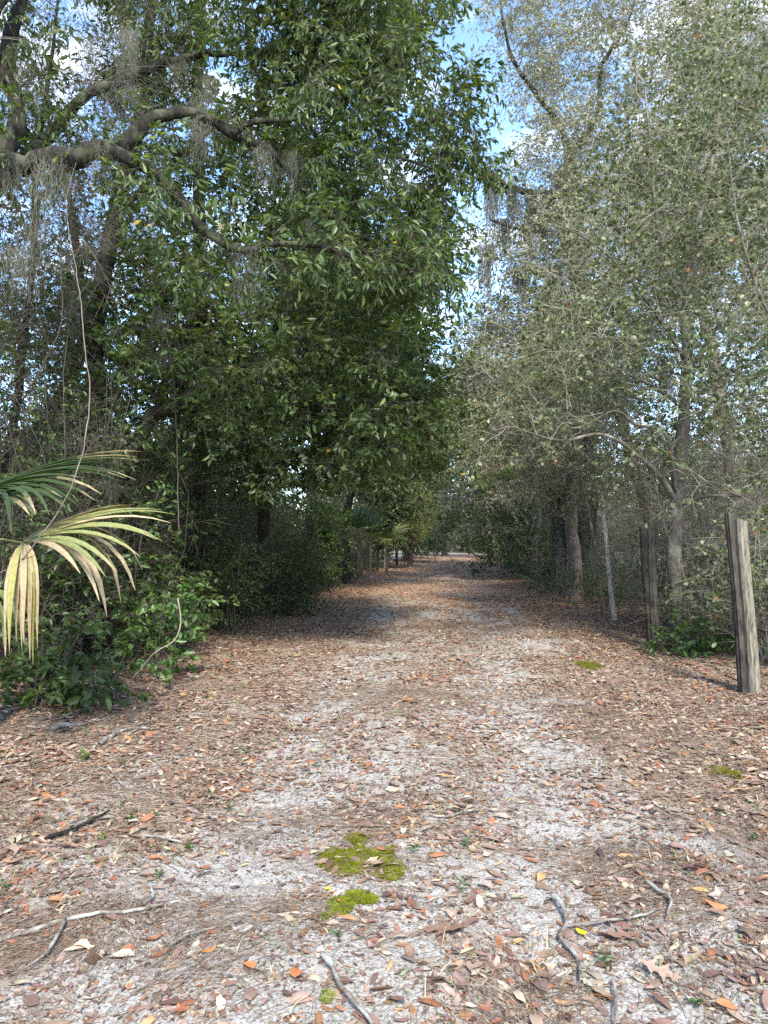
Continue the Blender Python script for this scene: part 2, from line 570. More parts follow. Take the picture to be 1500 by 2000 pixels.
MOSS_AT = [(on_ground(705, 1682), 0.24, 0.13), (on_ground(685, 1765), 0.14, 0.07)]


def build_litter():
    r = np.random.default_rng(21)
    T = dry_leaf_templates(24, r)
    g = Geo()
    for d0, d1, dens, ls in ((1.2, 4, 2500, 0.95), (4, 8, 2000, 0.98), (8, 14, 1000, 1.1), (14, 25, 560, 1.35), (25, 62, 190, 1.9)):
        xa, xb = -0.62 * d1 - 0.8, 0.62 * d1 + 0.8
        n = int((xb - xa) * (d1 - d0) * dens)
        x = r.uniform(xa, xb, n); y = r.uniform(d0, d1, n)
        b = bare(x, y)
        o = np.abs(x - centre(y))
        clump = fbm(x * 2.3, y * 2.3, 5, 4)
        keep = (np.abs(x) < 0.60 * y + 0.8) & (x > left_edge(y) - 1.6) & (x < right_edge(y) + 1.6)
        p = np.clip(0.48 + 0.45 * smooth(1.2, 3.0, o) + 1.6 * (clump - 0.5), 0.08, 1) * (1 - 0.70 * b)
        keep &= r.random(n) < p
        on_moss = np.zeros(len(x), bool)
        for c_, ra, rb in MOSS_AT:
            on_moss |= ((x - c_[0]) / ra) ** 2 + ((y - c_[1]) / rb) ** 2 < 1
        keep &= ~on_moss | (r.random(len(x)) < 0.22)
        x, y, on_moss = x[keep], y[keep], on_moss[keep]
        n = len(x)
        R = rot_frames(r.uniform(0, 6.283, n), r.normal(0, 0.13, n), r.normal(0, 0.17, n) + (r.random(n) < 0.4) * math.pi)
        s = ls * np.clip(r.lognormal(math.log(0.046), 0.42, n), 0.014, 0.105)
        V = np.einsum('nij,nkj->nki', R, T[r.integers(0, len(T), n)]) * s[:, None, None]
        lo = V[:, :, 2].min(1)
        V[:, :, 0] += x[:, None]; V[:, :, 1] += y[:, None]
        V[:, :, 2] += (gz(x, y) - lo * 0.75 + r.random(n) ** 2 * 0.012 + on_moss * 0.014)[:, None]
        # greyer at the sides under the trees, oranger in the drive
        w = PAL[r.choice(len(PAL), n, p=PALW / PALW.sum())]
        w = w + (np.array([[0.40, 0.225, 0.12]]) - w) * (0.55 * smooth(8, 22, y))[:, None]
        c = w * r.uniform(0.75, 1.2, (n, 1)) * (1 + r.normal(0, 0.05, (n, 3)))
        idx = (np.arange(n) * 11)[:, None, None] + LQ[None]
        g.add(V, idx, np.repeat(np.clip(c, 0.01, 1), 6, 0))
    o = g.build('leaf_litter', M_LITTER)
    tag(o, 'brown and orange dry oak leaves strewn over the sandy drive', 'leaf litter', kind='stuff')
    # crushed fragments between the leaves
    g = Geo()
    for d0, d1, dens, ls in ((1.2, 4, 5200, 1.0), (4, 8, 2600, 1.2), (8, 13, 800, 1.6)):
        xa, xb = -0.62 * d1 - 0.8, 0.62 * d1 + 0.8
        n = int((xb - xa) * (d1 - d0) * dens)
        x = r.uniform(xa, xb, n); y = r.uniform(d0, d1, n)
        cl = fbm(x * 2.9 + 5, y * 2.9, 1, 4)
        keep = (np.abs(x) < 0.60 * y + 0.8) & (x > left_edge(y) - 0.8) & (x < right_edge(y) + 0.8) & (r.random(n) < np.clip(0.5 + 3 * (cl - 0.5), 0.1, 1) * (1 - 0.6 * bare(x, y)))
        x, y = x[keep], y[keep]; n = len(x)
        D = unit(np.stack([r.normal(0, 1, n), r.normal(0, 1, n), r.normal(0, 0.25, n)], 1))
        Nn = unit(np.stack([r.normal(0, 0.3, n), r.normal(0, 0.3, n), np.ones(n)], 1))
        L_ = ls * r.uniform(0.008, 0.026, n)
        V = leaf6(np.stack([x, y, gz(x, y) + 0.002 + r.random(n) * 0.006], 1), D, Nn, L_, L_ * r.uniform(0.12, 0.4, n), 0.2, r.normal(0, 0.3, (n, 1)))
        c = PAL[r.choice(len(PAL), n, p=PALW / PALW.sum())] * r.uniform(0.5, 1.1, (n, 1))
        g.add(V, (np.arange(n) * 6)[:, None, None] + FQ[None], np.repeat(c, 2, 0))
    tag(g.build('leaf_fragments', M_LITTER), 'crushed brown leaf fragments between the larger leaves', 'leaf litter', kind='stuff')
    # pine straw
    g = Geo()
    for d0, d1, dens, w in ((1.2, 4, 7000, 0.0009), (4, 8, 2600, 0.0015), (8, 13, 600, 0.0026)):
        xa, xb = -0.62 * d1 - 0.8, 0.62 * d1 + 0.8
        n = int((xb - xa) * (d1 - d0) * dens)
        x = r.uniform(xa, xb, n); y = r.uniform(d0, d1, n)
        cl = fbm(x * 1.7 + 40, y * 1.7, 6, 4)
        keep = (np.abs(x) < 0.60 * y + 0.8) & (x > left_edge(y) - 0.5) & (x < right_edge(y) + 0.5) & (r.random(n) < np.clip(0.20 + 2.6 * (cl - 0.5), 0.10, 0.6) * (1 - 0.5 * bare(x, y)))
        x, y = x[keep], y[keep]; n = len(x)
        ori = fbm(x * 1.1, y * 1.1 + 60, 7, 3) * 9 + r.normal(0, 0.5, n)
        L_ = r.uniform(0.06, 0.17, n)
        K = 4
        t = np.linspace(-0.5, 0.5, K)
        cv = r.normal(0, 0.25, n)
        P = np.zeros((n, K, 3))
        ang = ori[:, None] + cv[:, None] * t[None] * 2
        P[:, :, 0] = x[:, None] + L_[:, None] * t[None] * np.cos(ang)
        P[:, :, 1] = y[:, None] + L_[:, None] * t[None] * np.sin(ang)
        P[:, :, 2] = gz(P[:, :, 0], P[:, :, 1]) + (r.random(n) * 0.014 + 0.002)[:, None] + r.normal(0, 0.004, (n, K))
        base = np.where((r.random(n) < 0.7)[:, None], np.array([[0.215, 0.155, 0.11]]), np.array([[0.36, 0.295, 0.225]]))
        g.tubes(P, np.full((n, K), w), 3, base * r.uniform(0.6, 1.2, (n, 1)))
    o = g.build('pine_straw', M_LITTER)
    tag(o, 'thin rust brown pine needles scattered over the sand', 'pine needles', kind='stuff')


build_litter()

# ------------------------------------------------------------------ foliage kit
def sprays(r, nvar, length, nleaf, ll, lw, sub=3, droop=0.25, spread=0.95, fold=0.35, face_up=0.7, whorl=False):
    """templates along +X: twigs (P,R) and leaves [nvar,nleaf,6,3]"""
    K = 4
    TP = np.zeros((nvar, sub + 1, K, 3)); TR = np.zeros((nvar, sub + 1, K)); TL = np.zeros((nvar, nleaf, 6, 3))
    for v in range(nvar):
        t = np.linspace(0, 1, K)
        bend = r.normal(0, 0.12, 2)
        main = np.stack([t * length, bend[0] * length * t ** 2, (bend[1] - droop * 0.5) * length * t ** 2], 1)
        TP[v, 0] = main; TR[v, 0] = np.linspace(0.0028, 0.0012, K)
        paths = [main]
        for s in range(sub):
            t0 = r.uniform(0.1, 0.8)
            p0 = np.array([np.interp(t0, t, main[:, i]) for i in range(3)])
            sg = 1 if s % 2 else -1
            d = unit(np.array([0.75, sg * r.uniform(0.5, 1.0), r.normal(0, 0.35)]))
            l2 = length * r.uniform(0.35, 0.65)
            q = p0 + d * (t[:, None] * l2) + np.array([0, 0, -droop * 0.6 * l2]) * (t[:, None] ** 2)
            TP[v, s + 1] = q; TR[v, s + 1] = np.linspace(0.0019, 0.0009, K); paths.append(q)
        which = r.integers(0, len(paths), nleaf)
        tt = r.uniform(0.12, 1.0, nleaf) ** 0.7 if not whorl else np.clip(1 - np.abs(r.normal(0, 0.22, nleaf)), 0.1, 1)
        B = np.zeros((nleaf, 3)); D = np.zeros((nleaf, 3))
        for i in range(nleaf):
            pth = paths[which[i]]
            B[i] = [np.interp(tt[i], t, pth[:, k]) for k in range(3)]
            tg = unit(pth[-1] - pth[0])
            side = unit(np.cross(tg, [0, 0, 1])) * (1 if r.random() < 0.5 else -1)
            D[i] = unit(tg * r.uniform(0.3, 1.0) + side * r.uniform(0.3, spread) + np.array([0, 0, r.normal(0, 0.35) - droop]))
        Nn = unit(np.array([[0, 0, face_up]]) + r.normal(0, 0.55, (nleaf, 3)))
        sc_ = r.uniform(0.65, 1.2, nleaf)
        TL[v] = leaf6(B, D, Nn, ll * sc_, lw * 0.5 * sc_, fold, r.uniform(0, 0.35, (nleaf, 1)))
    return TP, TR, TL


def frames_from_dir(D, r, roll=0.5):
    D = unit(D)
    up = np.array([[0, 0, 1.0]]) + r.normal(0, roll, D.shape) * 0.6
    y = unit(np.cross(up, D)); z = np.cross(D, y)
    return np.stack([D, y, z], -1)   # columns


def place_sprays(gt, gl, tpl, O, D, S, r, pal, twigcol, roll=0.5, twig_scale=1.0):
    TP, TR, TL = tpl
    n = len(O)
    if n == 0:
        return
    v = r.integers(0, len(TL), n)
    Rm = frames_from_dir(D, r, roll)
    if gt is not None:
        P = np.einsum('nij,nskj->nski', Rm, TP[v]) * S[:, None, None, None] + O[:, None, None]
        RR = TR[v] * twig_scale
        gt.tubes(P.reshape(-1, P.shape[2], 3), RR.reshape(-1, RR.shape[2]), 3, twigcol)
    if gl is not None:
        V = np.einsum('nij,nlkj->nlki', Rm, TL[v]) * S[:, None, None, None] + O[:, None, None]
        m = n * TL.shape[1]
        # colour: one tone per spray plus leaf variation
        tone = r.random(n)[:, None].repeat(TL.shape[1], 1).ravel()
        c = pal(r, m, tone)
        idx = (np.arange(m) * 6)[:, None, None] + FQ[None]
        gl.add(V, idx, np.repeat(c, 2, 0))


def palette(a, b, hi=None, hi_p=0.0, odd=None, odd_p=0.0):
    a = np.array(a); b = np.array(b)

    def f(r, m, tone):
        t = np.clip(0.55 * tone + 0.45 * r.random(m), 0, 1)[:, None]
        c = a * (1 - t) + b * t
        c = c * r.uniform(0.8, 1.25, (m, 1))
        if hi is not None:
            k = r.random(m) < hi_p; c[k] = np.array(hi) * r.uniform(0.8, 1.2, (k.sum(), 1))
        if odd is not None:
            k = r.random(m) < odd_p; c[k] = np.array(odd) * r.uniform(0.8, 1.2, (k.sum(), 1))
        return c
    return f


PAL_LAUREL = palette((0.036, 0.062, 0.020), (0.090, 0.132, 0.042), (0.14, 0.185, 0.06), 0.07, (0.32, 0.24, 0.04), 0.002)
PAL_DARK = palette((0.030, 0.052, 0.018), (0.070, 0.105, 0.037), (0.10, 0.14, 0.045), 0.06)
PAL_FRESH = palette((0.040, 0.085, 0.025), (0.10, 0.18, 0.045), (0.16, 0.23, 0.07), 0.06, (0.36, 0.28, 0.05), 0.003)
PAL_OLIVE = palette((0.112, 0.125, 0.062), (0.22, 0.23, 0.138), (0.34, 0.35, 0.23), 0.12, (0.30, 0.20, 0.09), 0.01)
PAL_GREY = palette((0.150, 0.152, 0.095), (0.285, 0.280, 0.20), (0.42, 0.42, 0.32), 0.14, (0.22, 0.16, 0.10), 0.05)
PAL_ROUND = palette((0.060, 0.085, 0.034), (0.135, 0.160, 0.075), (0.25, 0.27, 0.16), 0.12, (0.36, 0.16, 0.06), 0.005)
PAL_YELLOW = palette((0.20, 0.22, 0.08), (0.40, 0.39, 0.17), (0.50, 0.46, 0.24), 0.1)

TWIG_DARK = (0.085, 0.072, 0.058)
TWIG_GREY = (0.23, 0.205, 0.17)
TWIG_PALE = (0.30, 0.27, 0.22)

rk = np.random.default_rng(5)
SP_LAUREL = sprays(rk, 8, 0.42, 20, 0.092, 0.030, 3, 0.45, 0.9)
SP_BROAD = sprays(rk, 8, 0.38, 16, 0.088, 0.040, 3, 0.25, 1.0, whorl=True)
SP_OAK = sprays(rk, 8, 0.45, 26, 0.062, 0.026, 4, 0.2, 1.0)
SP_ROUND = sprays(rk, 8, 0.46, 17, 0.058, 0.040, 3, 0.1, 1.1, 0.25, 0.5)
SP_FINE = sprays(rk, 8, 0.6, 40, 0.055, 0.024, 6, 0.25, 1.1)
SP_FAR = sprays(rk, 8, 0.8, 40, 0.10, 0.046, 4, 0.25, 1.1)
SP_BIG = sprays(rk, 6, 0.3, 11, 0.125, 0.062, 2, 0.3, 1.1, whorl=True)
SP_BARE = sprays(rk, 8, 0.7, 6, 0.05, 0.022, 7, 0.15, 1.1)


def resample(pts, rad, step=0.15):
    pts = np.asarray(pts, float); rad = np.asarray(rad, float)
    # Catmull-Rom
    P = np.vstack([2 * pts[0] - pts[1], pts, 2 * pts[-1] - pts[-2]])
    outp, outr = [], []
    for i in range(len(pts) - 1):
        p0, p1, p2, p3 = P[i:i + 4]
        n = max(2, int(np.linalg.norm(p2 - p1) / step))
        t = np.linspace(0, 1, n, endpoint=False)[:, None]
        outp.append(0.5 * (2 * p1 + (p2 - p0) * t + (2 * p0 - 5 * p1 + 4 * p2 - p3) * t ** 2 + (3 * p1 - p0 - 3 * p2 + p3) * t ** 3))
        outr.append(rad[i] * (1 - t[:, 0]) + rad[i + 1] * t[:, 0])
    outp.append(pts[-1:]); outr.append(rad[-1:])
    return np.concatenate(outp), np.concatenate(outr)


def rough_limb(r, pts, rad, step=0.12, wob=0.25):
    p, q = resample(pts, rad, step)
    n = len(p)
    k = np.cumsum(r.normal(0, 1, (n, 3)), 0)
    k = k - np.linspace(0, 1, n)[:, None] * k[-1]
    p = p + k * q[:, None] * wob * 0.4
    q = q * (1 + 0.10 * np.sin(np.arange(n) * 0.9 + r.random() * 6) * r.random(n) + r.normal(0, 0.035, n))
    return p, q


def grow(r, skel, A, major=0.12, rad_k=0.010, rmax=0.08, jit=0.05):
    """join every attractor in A to the nearest wood; returns paths, radii, end directions"""
    K = 7
    n0 = sum(len(p) for p, _ in skel)
    N = len(A)
    pts = np.zeros((n0 + N * (K - 1), 3)); rad = np.zeros(len(pts)); drs = np.zeros((len(pts), 3))
    n = 0
    for p, q in skel:
        m = len(p); pts[n:n + m] = p; rad[n:n + m] = q
        t = np.gradient(p, axis=0); drs[n:n + m] = unit(t); n += m
    perm = r.permutation(N)
    nm = int(N * major)
    mj = perm[:nm]; rest = perm[nm:]
    base = pts[:n].copy()

    def dist(ix):
        out_ = np.zeros(len(ix))
        for k, i in enumerate(ix):
            out_[k] = np.min(np.sum((base[::3] - A[i]) ** 2, 1))
        return out_
    order = np.concatenate([mj[np.argsort(dist(mj))], rest[np.argsort(dist(rest) * r.uniform(0.7, 1.3, len(rest)))]]).astype(int)
    BP = np.zeros((N, K, 3)); BR = np.zeros((N, K)); BD = np.zeros((N, 3))
    t = np.linspace(0, 1, K)[:, None]
    for k, i in enumerate(order):
        a = A[i]
        v = a - pts[:n]
        dd = np.sqrt(np.sum(v * v, 1)) + 1e-6
        cs = np.sum(v * drs[:n], 1) / dd
        j = int(np.argmin(dd * (1.3 - 0.5 * cs)))
        L_ = dd[j]; p0 = pts[j]
        u = v[j] / L_
        c = p0 + (drs[j] * 0.45 + u * 0.55) * L_ * 0.5 + r.normal(0, 0.10, 3) * L_ + np.array([0, 0, 0.06 * L_])
        P = (1 - t) ** 2 * p0 + 2 * t * (1 - t) * c + t ** 2 * a
        P[1:-1] += r.normal(0, jit * 0.5, (K - 2, 3)) * L_
        r0 = min(rad[j] * 0.85, 0.0035 + rad_k * L_, rmax)
        Rr = np.linspace(r0, max(0.0018, r0 * 0.3), K)
        BP[k] = P; BR[k] = Rr; BD[k] = unit(P[-1] - P[-3])
        pts[n:n + K - 1] = P[1:]; rad[n:n + K - 1] = Rr[1:]
        drs[n:n + K - 1] = unit(np.gradient(P, axis=0))[1:]
        n += K - 1
    return BP, BR, BD


def in_poly(px, py, poly):
    poly = np.asarray(poly, float)
    inside = np.zeros(len(px), bool)
    j = len(poly) - 1
    for i in range(len(poly)):
        xi, yi = poly[i]; xj, yj = poly[j]
        c = ((yi > py) != (yj > py)) & (px < (xj - xi) * (py - yi) / (yj - yi + 1e-9) + xi)
        inside ^= c
        j = i
    return inside


def region(r, poly, d0, d1, n, clumps=0, sig=0.5):
    """points in the part of the crown that the photo shows inside poly, between two depths; clumps gather them"""
    poly = np.asarray(poly, float)
    lo, hi = poly.min(0), poly.max(0)

    def uni(m):
        got = np.zeros((0, 2))
        while len(got) < m:
            q = r.uniform(lo, hi, (m * 3, 2)); q = q[in_poly(q[:, 0], q[:, 1], poly)]
            got = np.vstack([got, q])
        got = got[:m]
        return atv(got[:, 0], got[:, 1], r.uniform(d0, d1, m))
    if not clumps:
        return uni(n)
    c = uni(clumps)
    w = r.uniform(0.4, 1.6, clumps)
    i = r.choice(clumps, n, p=w / w.sum())
    return c[i] + r.normal(0, sig, (n, 3)) * np.array([1, 1, 0.7])


def ellipsoids(r, cs, n, shell=0.5):
    """points in ellipsoid clumps [(centre, radii)]"""
    cs = [(np.asarray(c, float), np.asarray(q, float)) for c, q in cs]
    w = np.array([q.prod() ** (2 / 3) for _, q in cs])
    i = r.choice(len(cs), n, p=w / w.sum())
    u = unit(r.normal(0, 1, (n, 3))) * (r.random(n) ** (1 / 3) * (1 - shell) + shell * r.random(n) ** 0.15)[:, None]
    C = np.array([c for c, _ in cs])[i]; Q = np.array([q for _, q in cs])[i]
    return C + u * Q


def tree(label, base, trunks, A, seed, tpl, pal, cat='tree', name='oak_tree', bark=None, leaf=None, twig=TWIG_DARK, nspray=3, size=1.0,
         sub_twigs=True, major=0.12, rad_k=0.010, droop=0.2, sides=10, group=None, spread=0.7, twig_scale=1.0, limb_twigs=0, leafless=0.0):
    """trunks: list of (points, radii); the first is the trunk, the others limbs"""
    r = np.random.default_rng(seed)
    bark = bark or M_BARK; leaf = leaf or M_LEAF
    root = thing(name, label, cat, base, group)
    skel = []
    trunk_ob = None
    for p, q in trunks[1:] if limb_twigs else ():
        P, Q = resample(p, q, 0.08)
        m = limb_twigs // max(1, len(trunks) - 1)
        i = r.integers(0, len(P), m)
        A = np.vstack([A, P[i] + unit(r.normal(0, 1, (m, 3)) + np.array([0, 0, 0.2])) * r.uniform(0.12, 0.55, (m, 1))])
    for k, (p, q) in enumerate(trunks):
        P, Q = rough_limb(r, p, q, 0.09, 0.55 if k else 0.2)
        skel.append((P, Q))
        g = Geo()
        if k == 0:
            Q = Q.copy(); Q[:6] *= np.linspace(1.35, 1.0, 6)[:len(Q[:6])]
        g.tubes(P, Q, sides, (0.1, 0.08, 0.06))
        ob = g.build('trunk' if k == 0 else 'limb', bark, root, smooth_=True)
        if k == 0:
            trunk_ob = ob
    BP, BR, BD = grow(r, skel, A, major, rad_k)
    g = Geo()
    big = BR[:, 0] > 0.012
    g.tubes(BP[big], BR[big], 6, twig)
    g.tubes(BP[~big], BR[~big] * twig_scale, 3, twig)
    gl = Geo()
    N = len(BP)
    for s in range(nspray):
        t = r.uniform(0.45, 1.0, N) if s else np.ones(N)
        f = t * 6; i = np.minimum(f.astype(int), 5); fr = (f - i)[:, None]
        ar = np.arange(N)
        O = BP[ar, i] * (1 - fr) + BP[ar, i + 1] * fr
        D = BD * 0.6 + r.normal(0, spread, (N, 3)) + np.array([0, 0, -droop])
        S = r.uniform(0.6, 1.3, N) * size
        keep = r.random(N) >= leafless
        place_sprays(g if sub_twigs else None, gl, tpl, O[keep], D[keep], S[keep], r, pal, twig, twig_scale=twig_scale)
    b = g.build('branches', M_TWIG, root)
    c = gl.build('crown', leaf, root)
    return root


def gpt(x, y, dz=-0.06):
    return np.array([x, y, float(gz(x, y)) + dz])


def pix(lst):
    return [at(*p) for p in lst]


def auto_tree(label, x, y, h, seed, tpl, pal, spread=2.2, low=0.35, n=260, rad=0.14, lean=(0, 0), **kw):
    r = np.random.default_rng(seed)
    b = gpt(x, y)
    top = b + np.array([lean[0], lean[1], h * 0.8])
    mid = (b + top) / 2 + np.array([r.normal(0, 0.25), r.normal(0, 0.25), 0])
    trunks = [([b, (b * 2 + mid) / 3 + np.array([r.normal(0, .06), 0, 0]), mid, top], [rad, rad * 0.85, rad * 0.65, rad * 0.25])]
    cl = []
    for k in range(11):
        z = r.uniform(low, 0.95) * h
        w = spread * (1 - 0.45 * abs(z / h - 0.6) / 0.4)
        a = r.uniform(0, 6.283); q = w * math.sqrt(r.uniform(0.05, 1))
        cx = b + (top - b) * (z / h)
        cl.append(((cx[0] + q * math.cos(a), cx[1] + q * math.sin(a), b[2] + z), (spread * 0.42, spread * 0.42, spread * 0.32)))
    for k in range(4):
        c = np.array(cl[k * 2][0]); s_ = b + (top - b) * max(0.2, (c[2] - b[2]) / h * 0.7)
        trunks.append(([s_, (s_ + c) / 2 + np.array([0, 0, -0.1]), c], [rad * 0.5, rad * 0.3, rad * 0.12]))
    A = ellipsoids(r, cl, n, 0.35)
    A = A[A[:, 2] > 0.5]
    return tree(label, b, trunks, A, seed + 1, tpl, pal, **kw)


# ================================================================== LEFT SIDE
r0 = np.random.default_rng(31)

# big oak just outside the left edge whose mossy limb reaches over the drive
b = gpt(-4.35, 7.1)
t1 = [(list(map(np.array, [b, b + [0.05, 0, 1.6], b + [0.1, 0, 3.2], b + [0.25, 0.05, 4.9], b + [0.45, 0.2, 7.2], b + [0.7, 0.4, 9.5]])), [0.30, 0.25, 0.23, 0.21, 0.15, 0.08]),
      (pix([(-95, 350, 7.1), (0, 322, 7.1), (95, 311, 7.1), (190, 292, 7.15), (240, 263, 7.2), (275, 237, 7.3), (330, 226, 7.4), (400, 234, 7.5), (455, 266, 7.6), (520, 298, 7.7), (580, 360, 7.9), (650, 430, 8.2), (720, 470, 8.5)]),
       [0.12, 0.105, 0.098, 0.092, 0.078, 0.066, 0.058, 0.052, 0.046, 0.038, 0.03, 0.022, 0.012]),
      (pix([(205, 292, 7.15), (250, 312, 7.1), (300, 335, 7.05), (345, 376, 7.0), (378, 425, 7.0), (430, 468, 7.0), (482, 486, 7.05), (540, 474, 7.2), (640, 482, 7.4), (710, 515, 7.6)]),
       [0.075, 0.068, 0.060, 0.052, 0.046, 0.042, 0.036, 0.028, 0.020, 0.01]),
      (pix([(-60, 420, 7.6), (50, 310, 8.1), (108, 242, 8.4), (160, 196, 8.5), (232, 160, 8.6), (320, 124, 8.7), (430, 104, 8.8), (530, 112, 8.9), (640, 140, 9.0), (740, 200, 9.2)]),
       [0.10, 0.075, 0.066, 0.058, 0.05, 0.044, 0.036, 0.03, 0.022, 0.012]),
      (pix([(455, 264, 7.6), (500, 240, 7.7), (560, 239, 7.8), (615, 222, 7.9), (690, 188, 8.1), (760, 150, 8.3), (850, 110, 8.6)]),
       [0.036, 0.033, 0.03, 0.026, 0.021, 0.016, 0.008]),
      (pix([(590, 235, 7.85), (640, 280, 7.9), (690, 296, 8.0), (760, 300, 8.2), (850, 330, 8.4)]), [0.022, 0.02, 0.017, 0.013, 0.008]),
      (pix([(-20, 330, 7.3), (30, 240, 7.5), (10, 130, 7.6), (40, 20, 7.8), (60, -120, 8)]), [0.10, 0.09, 0.075, 0.06, 0.04])]
polyT1 = [(-80, -260), (700, -260), (800, -40), (790, 60), (820, 150), (860, 240), (830, 290), (760, 260), (700, 280), (720, 420), (780, 500), (720, 540), (600, 500), (430, 440), (360, 340), (260, 180), (60, 120), (-80, 140)]
A = np.vstack([region(r0, [(760, 340), (870, 350), (885, 470), (840, 560), (770, 600), (740, 500)], 8, 11, 80, 13, 0.2), region(r0, [(850, 170), (930, 200), (925, 320), (860, 330)], 8, 10, 40, 6, 0.18), region(r0, [(790, -60), (880, -20), (870, 60), (800, 50)], 8, 10, 30, 6, 0.18), region(r0, polyT1, 7.7, 11.0, 520, 54, 0.25),
               region(r0, [(560, -200), (700, -200), (790, 0), (840, 180), (890, 240), (860, 290), (740, 260), (640, 240), (560, 60)], 7.2, 9.8, 220, 36, 0.24),
               region(r0, [(560, 340), (700, 340), (830, 440), (850, 520), (740, 580), (600, 520)], 7.6, 10, 120, 24, 0.25)])
tree('huge mossy oak whose thick bent limb reaches in over the drive from the left edge', b, t1, A, 101, SP_LAUREL, PAL_LAUREL, nspray=3, droop=0.35, major=0.1, limb_twigs=150)

# second tree, tall leaning trunk behind the palmetto
b = gpt(-4.3, 10.4)
t2 = [([b, at(150, 1050, 10.3), at(176, 870, 10.2), at(190, 720, 10.1), at(210, 560, 10), at(238, 420, 10), at(262, 300, 10), at(280, 150, 10.1), at(300, -60, 10.3)],
       [0.16, 0.14, 0.13, 0.125, 0.12, 0.11, 0.10, 0.085, 0.06]),
      (pix([(205, 690, 10.1), (250, 730, 9.8), (290, 760, 9.5), (330, 790, 9.3), (390, 770, 9.2)]), [0.05, 0.045, 0.035, 0.028, 0.015]),
      (pix([(245, 400, 10), (330, 320, 10.4), (420, 250, 10.8), (520, 160, 11)]), [0.05, 0.04, 0.03, 0.015])]
A = np.vstack([region(r0, [(60, 330), (330, 420), (470, 500), (520, 720), (440, 860), (250, 860), (60, 800), (-60, 620)], 8.8, 12.5, 260, 40, 0.35),
               region(r0, [(240, 250), (520, 160), (640, 280), (690, 520), (560, 620), (400, 540)], 10, 13.5, 210, 36, 0.40)])
tree('tall leaning dark trunk with glossy leaves standing behind the left palmetto', b, t2, A, 111, SP_BROAD, PAL_LAUREL, nspray=3)

# forked leaning trunk low at the left
b = gpt(-3.35, 9.5)
t3 = [([b, at(215, 1080, 9.4), at(240, 960, 9.3), at(275, 870, 9.2), at(305, 815, 9.1), at(350, 800, 9.0), at(400, 745, 9.0), at(455, 718, 9.1), at(540, 716, 9.3), at(640, 760, 9.6)],
       [0.13, 0.115, 0.105, 0.098, 0.085, 0.07, 0.05, 0.04, 0.03, 0.012]),
      (pix([(300, 820, 9.1), (330, 720, 9.3), (370, 620, 9.5), (400, 480, 9.8)]), [0.06, 0.05, 0.035, 0.018])]
A = np.vstack([region(r0, [(380, 560), (560, 600), (760, 700), (800, 830), (620, 900), (440, 860), (330, 760)], 8.4, 11, 300, 40, 0.33),
               region(r0, [(250, 560), (420, 560), (430, 760), (260, 760)], 8.8, 10.5, 80, 12, 0.3)])
tree('crooked forked trunk leaning right at the left edge of the drive', b, t3, A, 121, SP_BROAD, PAL_LAUREL, nspray=3)

# slanting trunk farthest left
b = gpt(-5.2, 10.9)
t4 = [([b, at(60, 900, 10.8), at(105, 810, 10.7), at(145, 730, 10.6), at(165, 640, 10.6), at(150, 480, 10.7), at(120, 300, 10.8)], [0.13, 0.11, 0.10, 0.09, 0.075, 0.06, 0.03])]
A = region(r0, [(-80, 300), (180, 330), (240, 560), (180, 840), (-80, 860)], 9, 12.5, 170, 30, 0.4)
tree('slanting bare lower trunk nearest the left edge of the photo', b, t4, A, 131, SP_OAK, PAL_DARK, nspray=2, leafless=0.25)

# almost leafless tree at the far left, a haze of grey twigs against the sky
b = gpt(-4.9, 8.9)
t4b = [([b, at(10, 900, 8.9), at(40, 700, 8.8), at(62, 520, 8.7), at(70, 330, 8.7), at(95, 150, 8.7), at(120, -60, 8.8)], [0.055, 0.05, 0.044, 0.038, 0.03, 0.022, 0.01])]
A = np.vstack([region(r0, [(-80, -120), (230, -120), (300, 100), (260, 330), (200, 520), (160, 640), (-80, 640)], 7.4, 10.5, 260, 70, 0.3),
               region(r0, [(-80, 560), (250, 560), (260, 900), (-80, 900)], 8, 10.5, 30, 14, 0.3)])
tree('thin almost leafless tree with a haze of grey twigs at the far left', b, t4b, A, 135, SP_BARE, PAL_DARK, name='bare_tree', twig=(0.115, 0.10, 0.085), nspray=3, droop=0.3, rad_k=0.007, twig_scale=1.25)

# leafy tree hanging low over the drive, its lowest leaves catching light
b = gpt(-2.75, 13.4)
t5 = [([b, at(512, 1060, 13.3), at(514, 940, 13.2), at(520, 800, 13.1), at(545, 640, 13), at(580, 480, 13), at(600, 330, 13.2)], [0.12, 0.105, 0.10, 0.09, 0.075, 0.055, 0.03]),
      (pix([(518, 830, 13.1), (580, 800, 12.6), (660, 790, 12.2), (760, 800, 12), (840, 830, 12)]), [0.05, 0.04, 0.03, 0.02, 0.01]),
      (pix([(535, 690, 13), (620, 640, 12.8), (720, 610, 12.8), (820, 640, 13)]), [0.045, 0.035, 0.025, 0.01])]
A = np.vstack([region(r0, [(460, 820), (560, 760), (700, 720), (840, 700), (870, 800), (850, 900), (760, 960), (640, 930), (500, 920)], 10.8, 13.2, 330, 46, 0.36),
               region(r0, [(520, 500), (700, 500), (770, 620), (810, 760), (700, 740), (560, 700)], 11.5, 15, 300, 44, 0.38)])
tree('slender trunked tree whose low leafy boughs droop over the left of the drive', b, t5, A, 141, SP_BROAD, PAL_LAUREL, nspray=3)

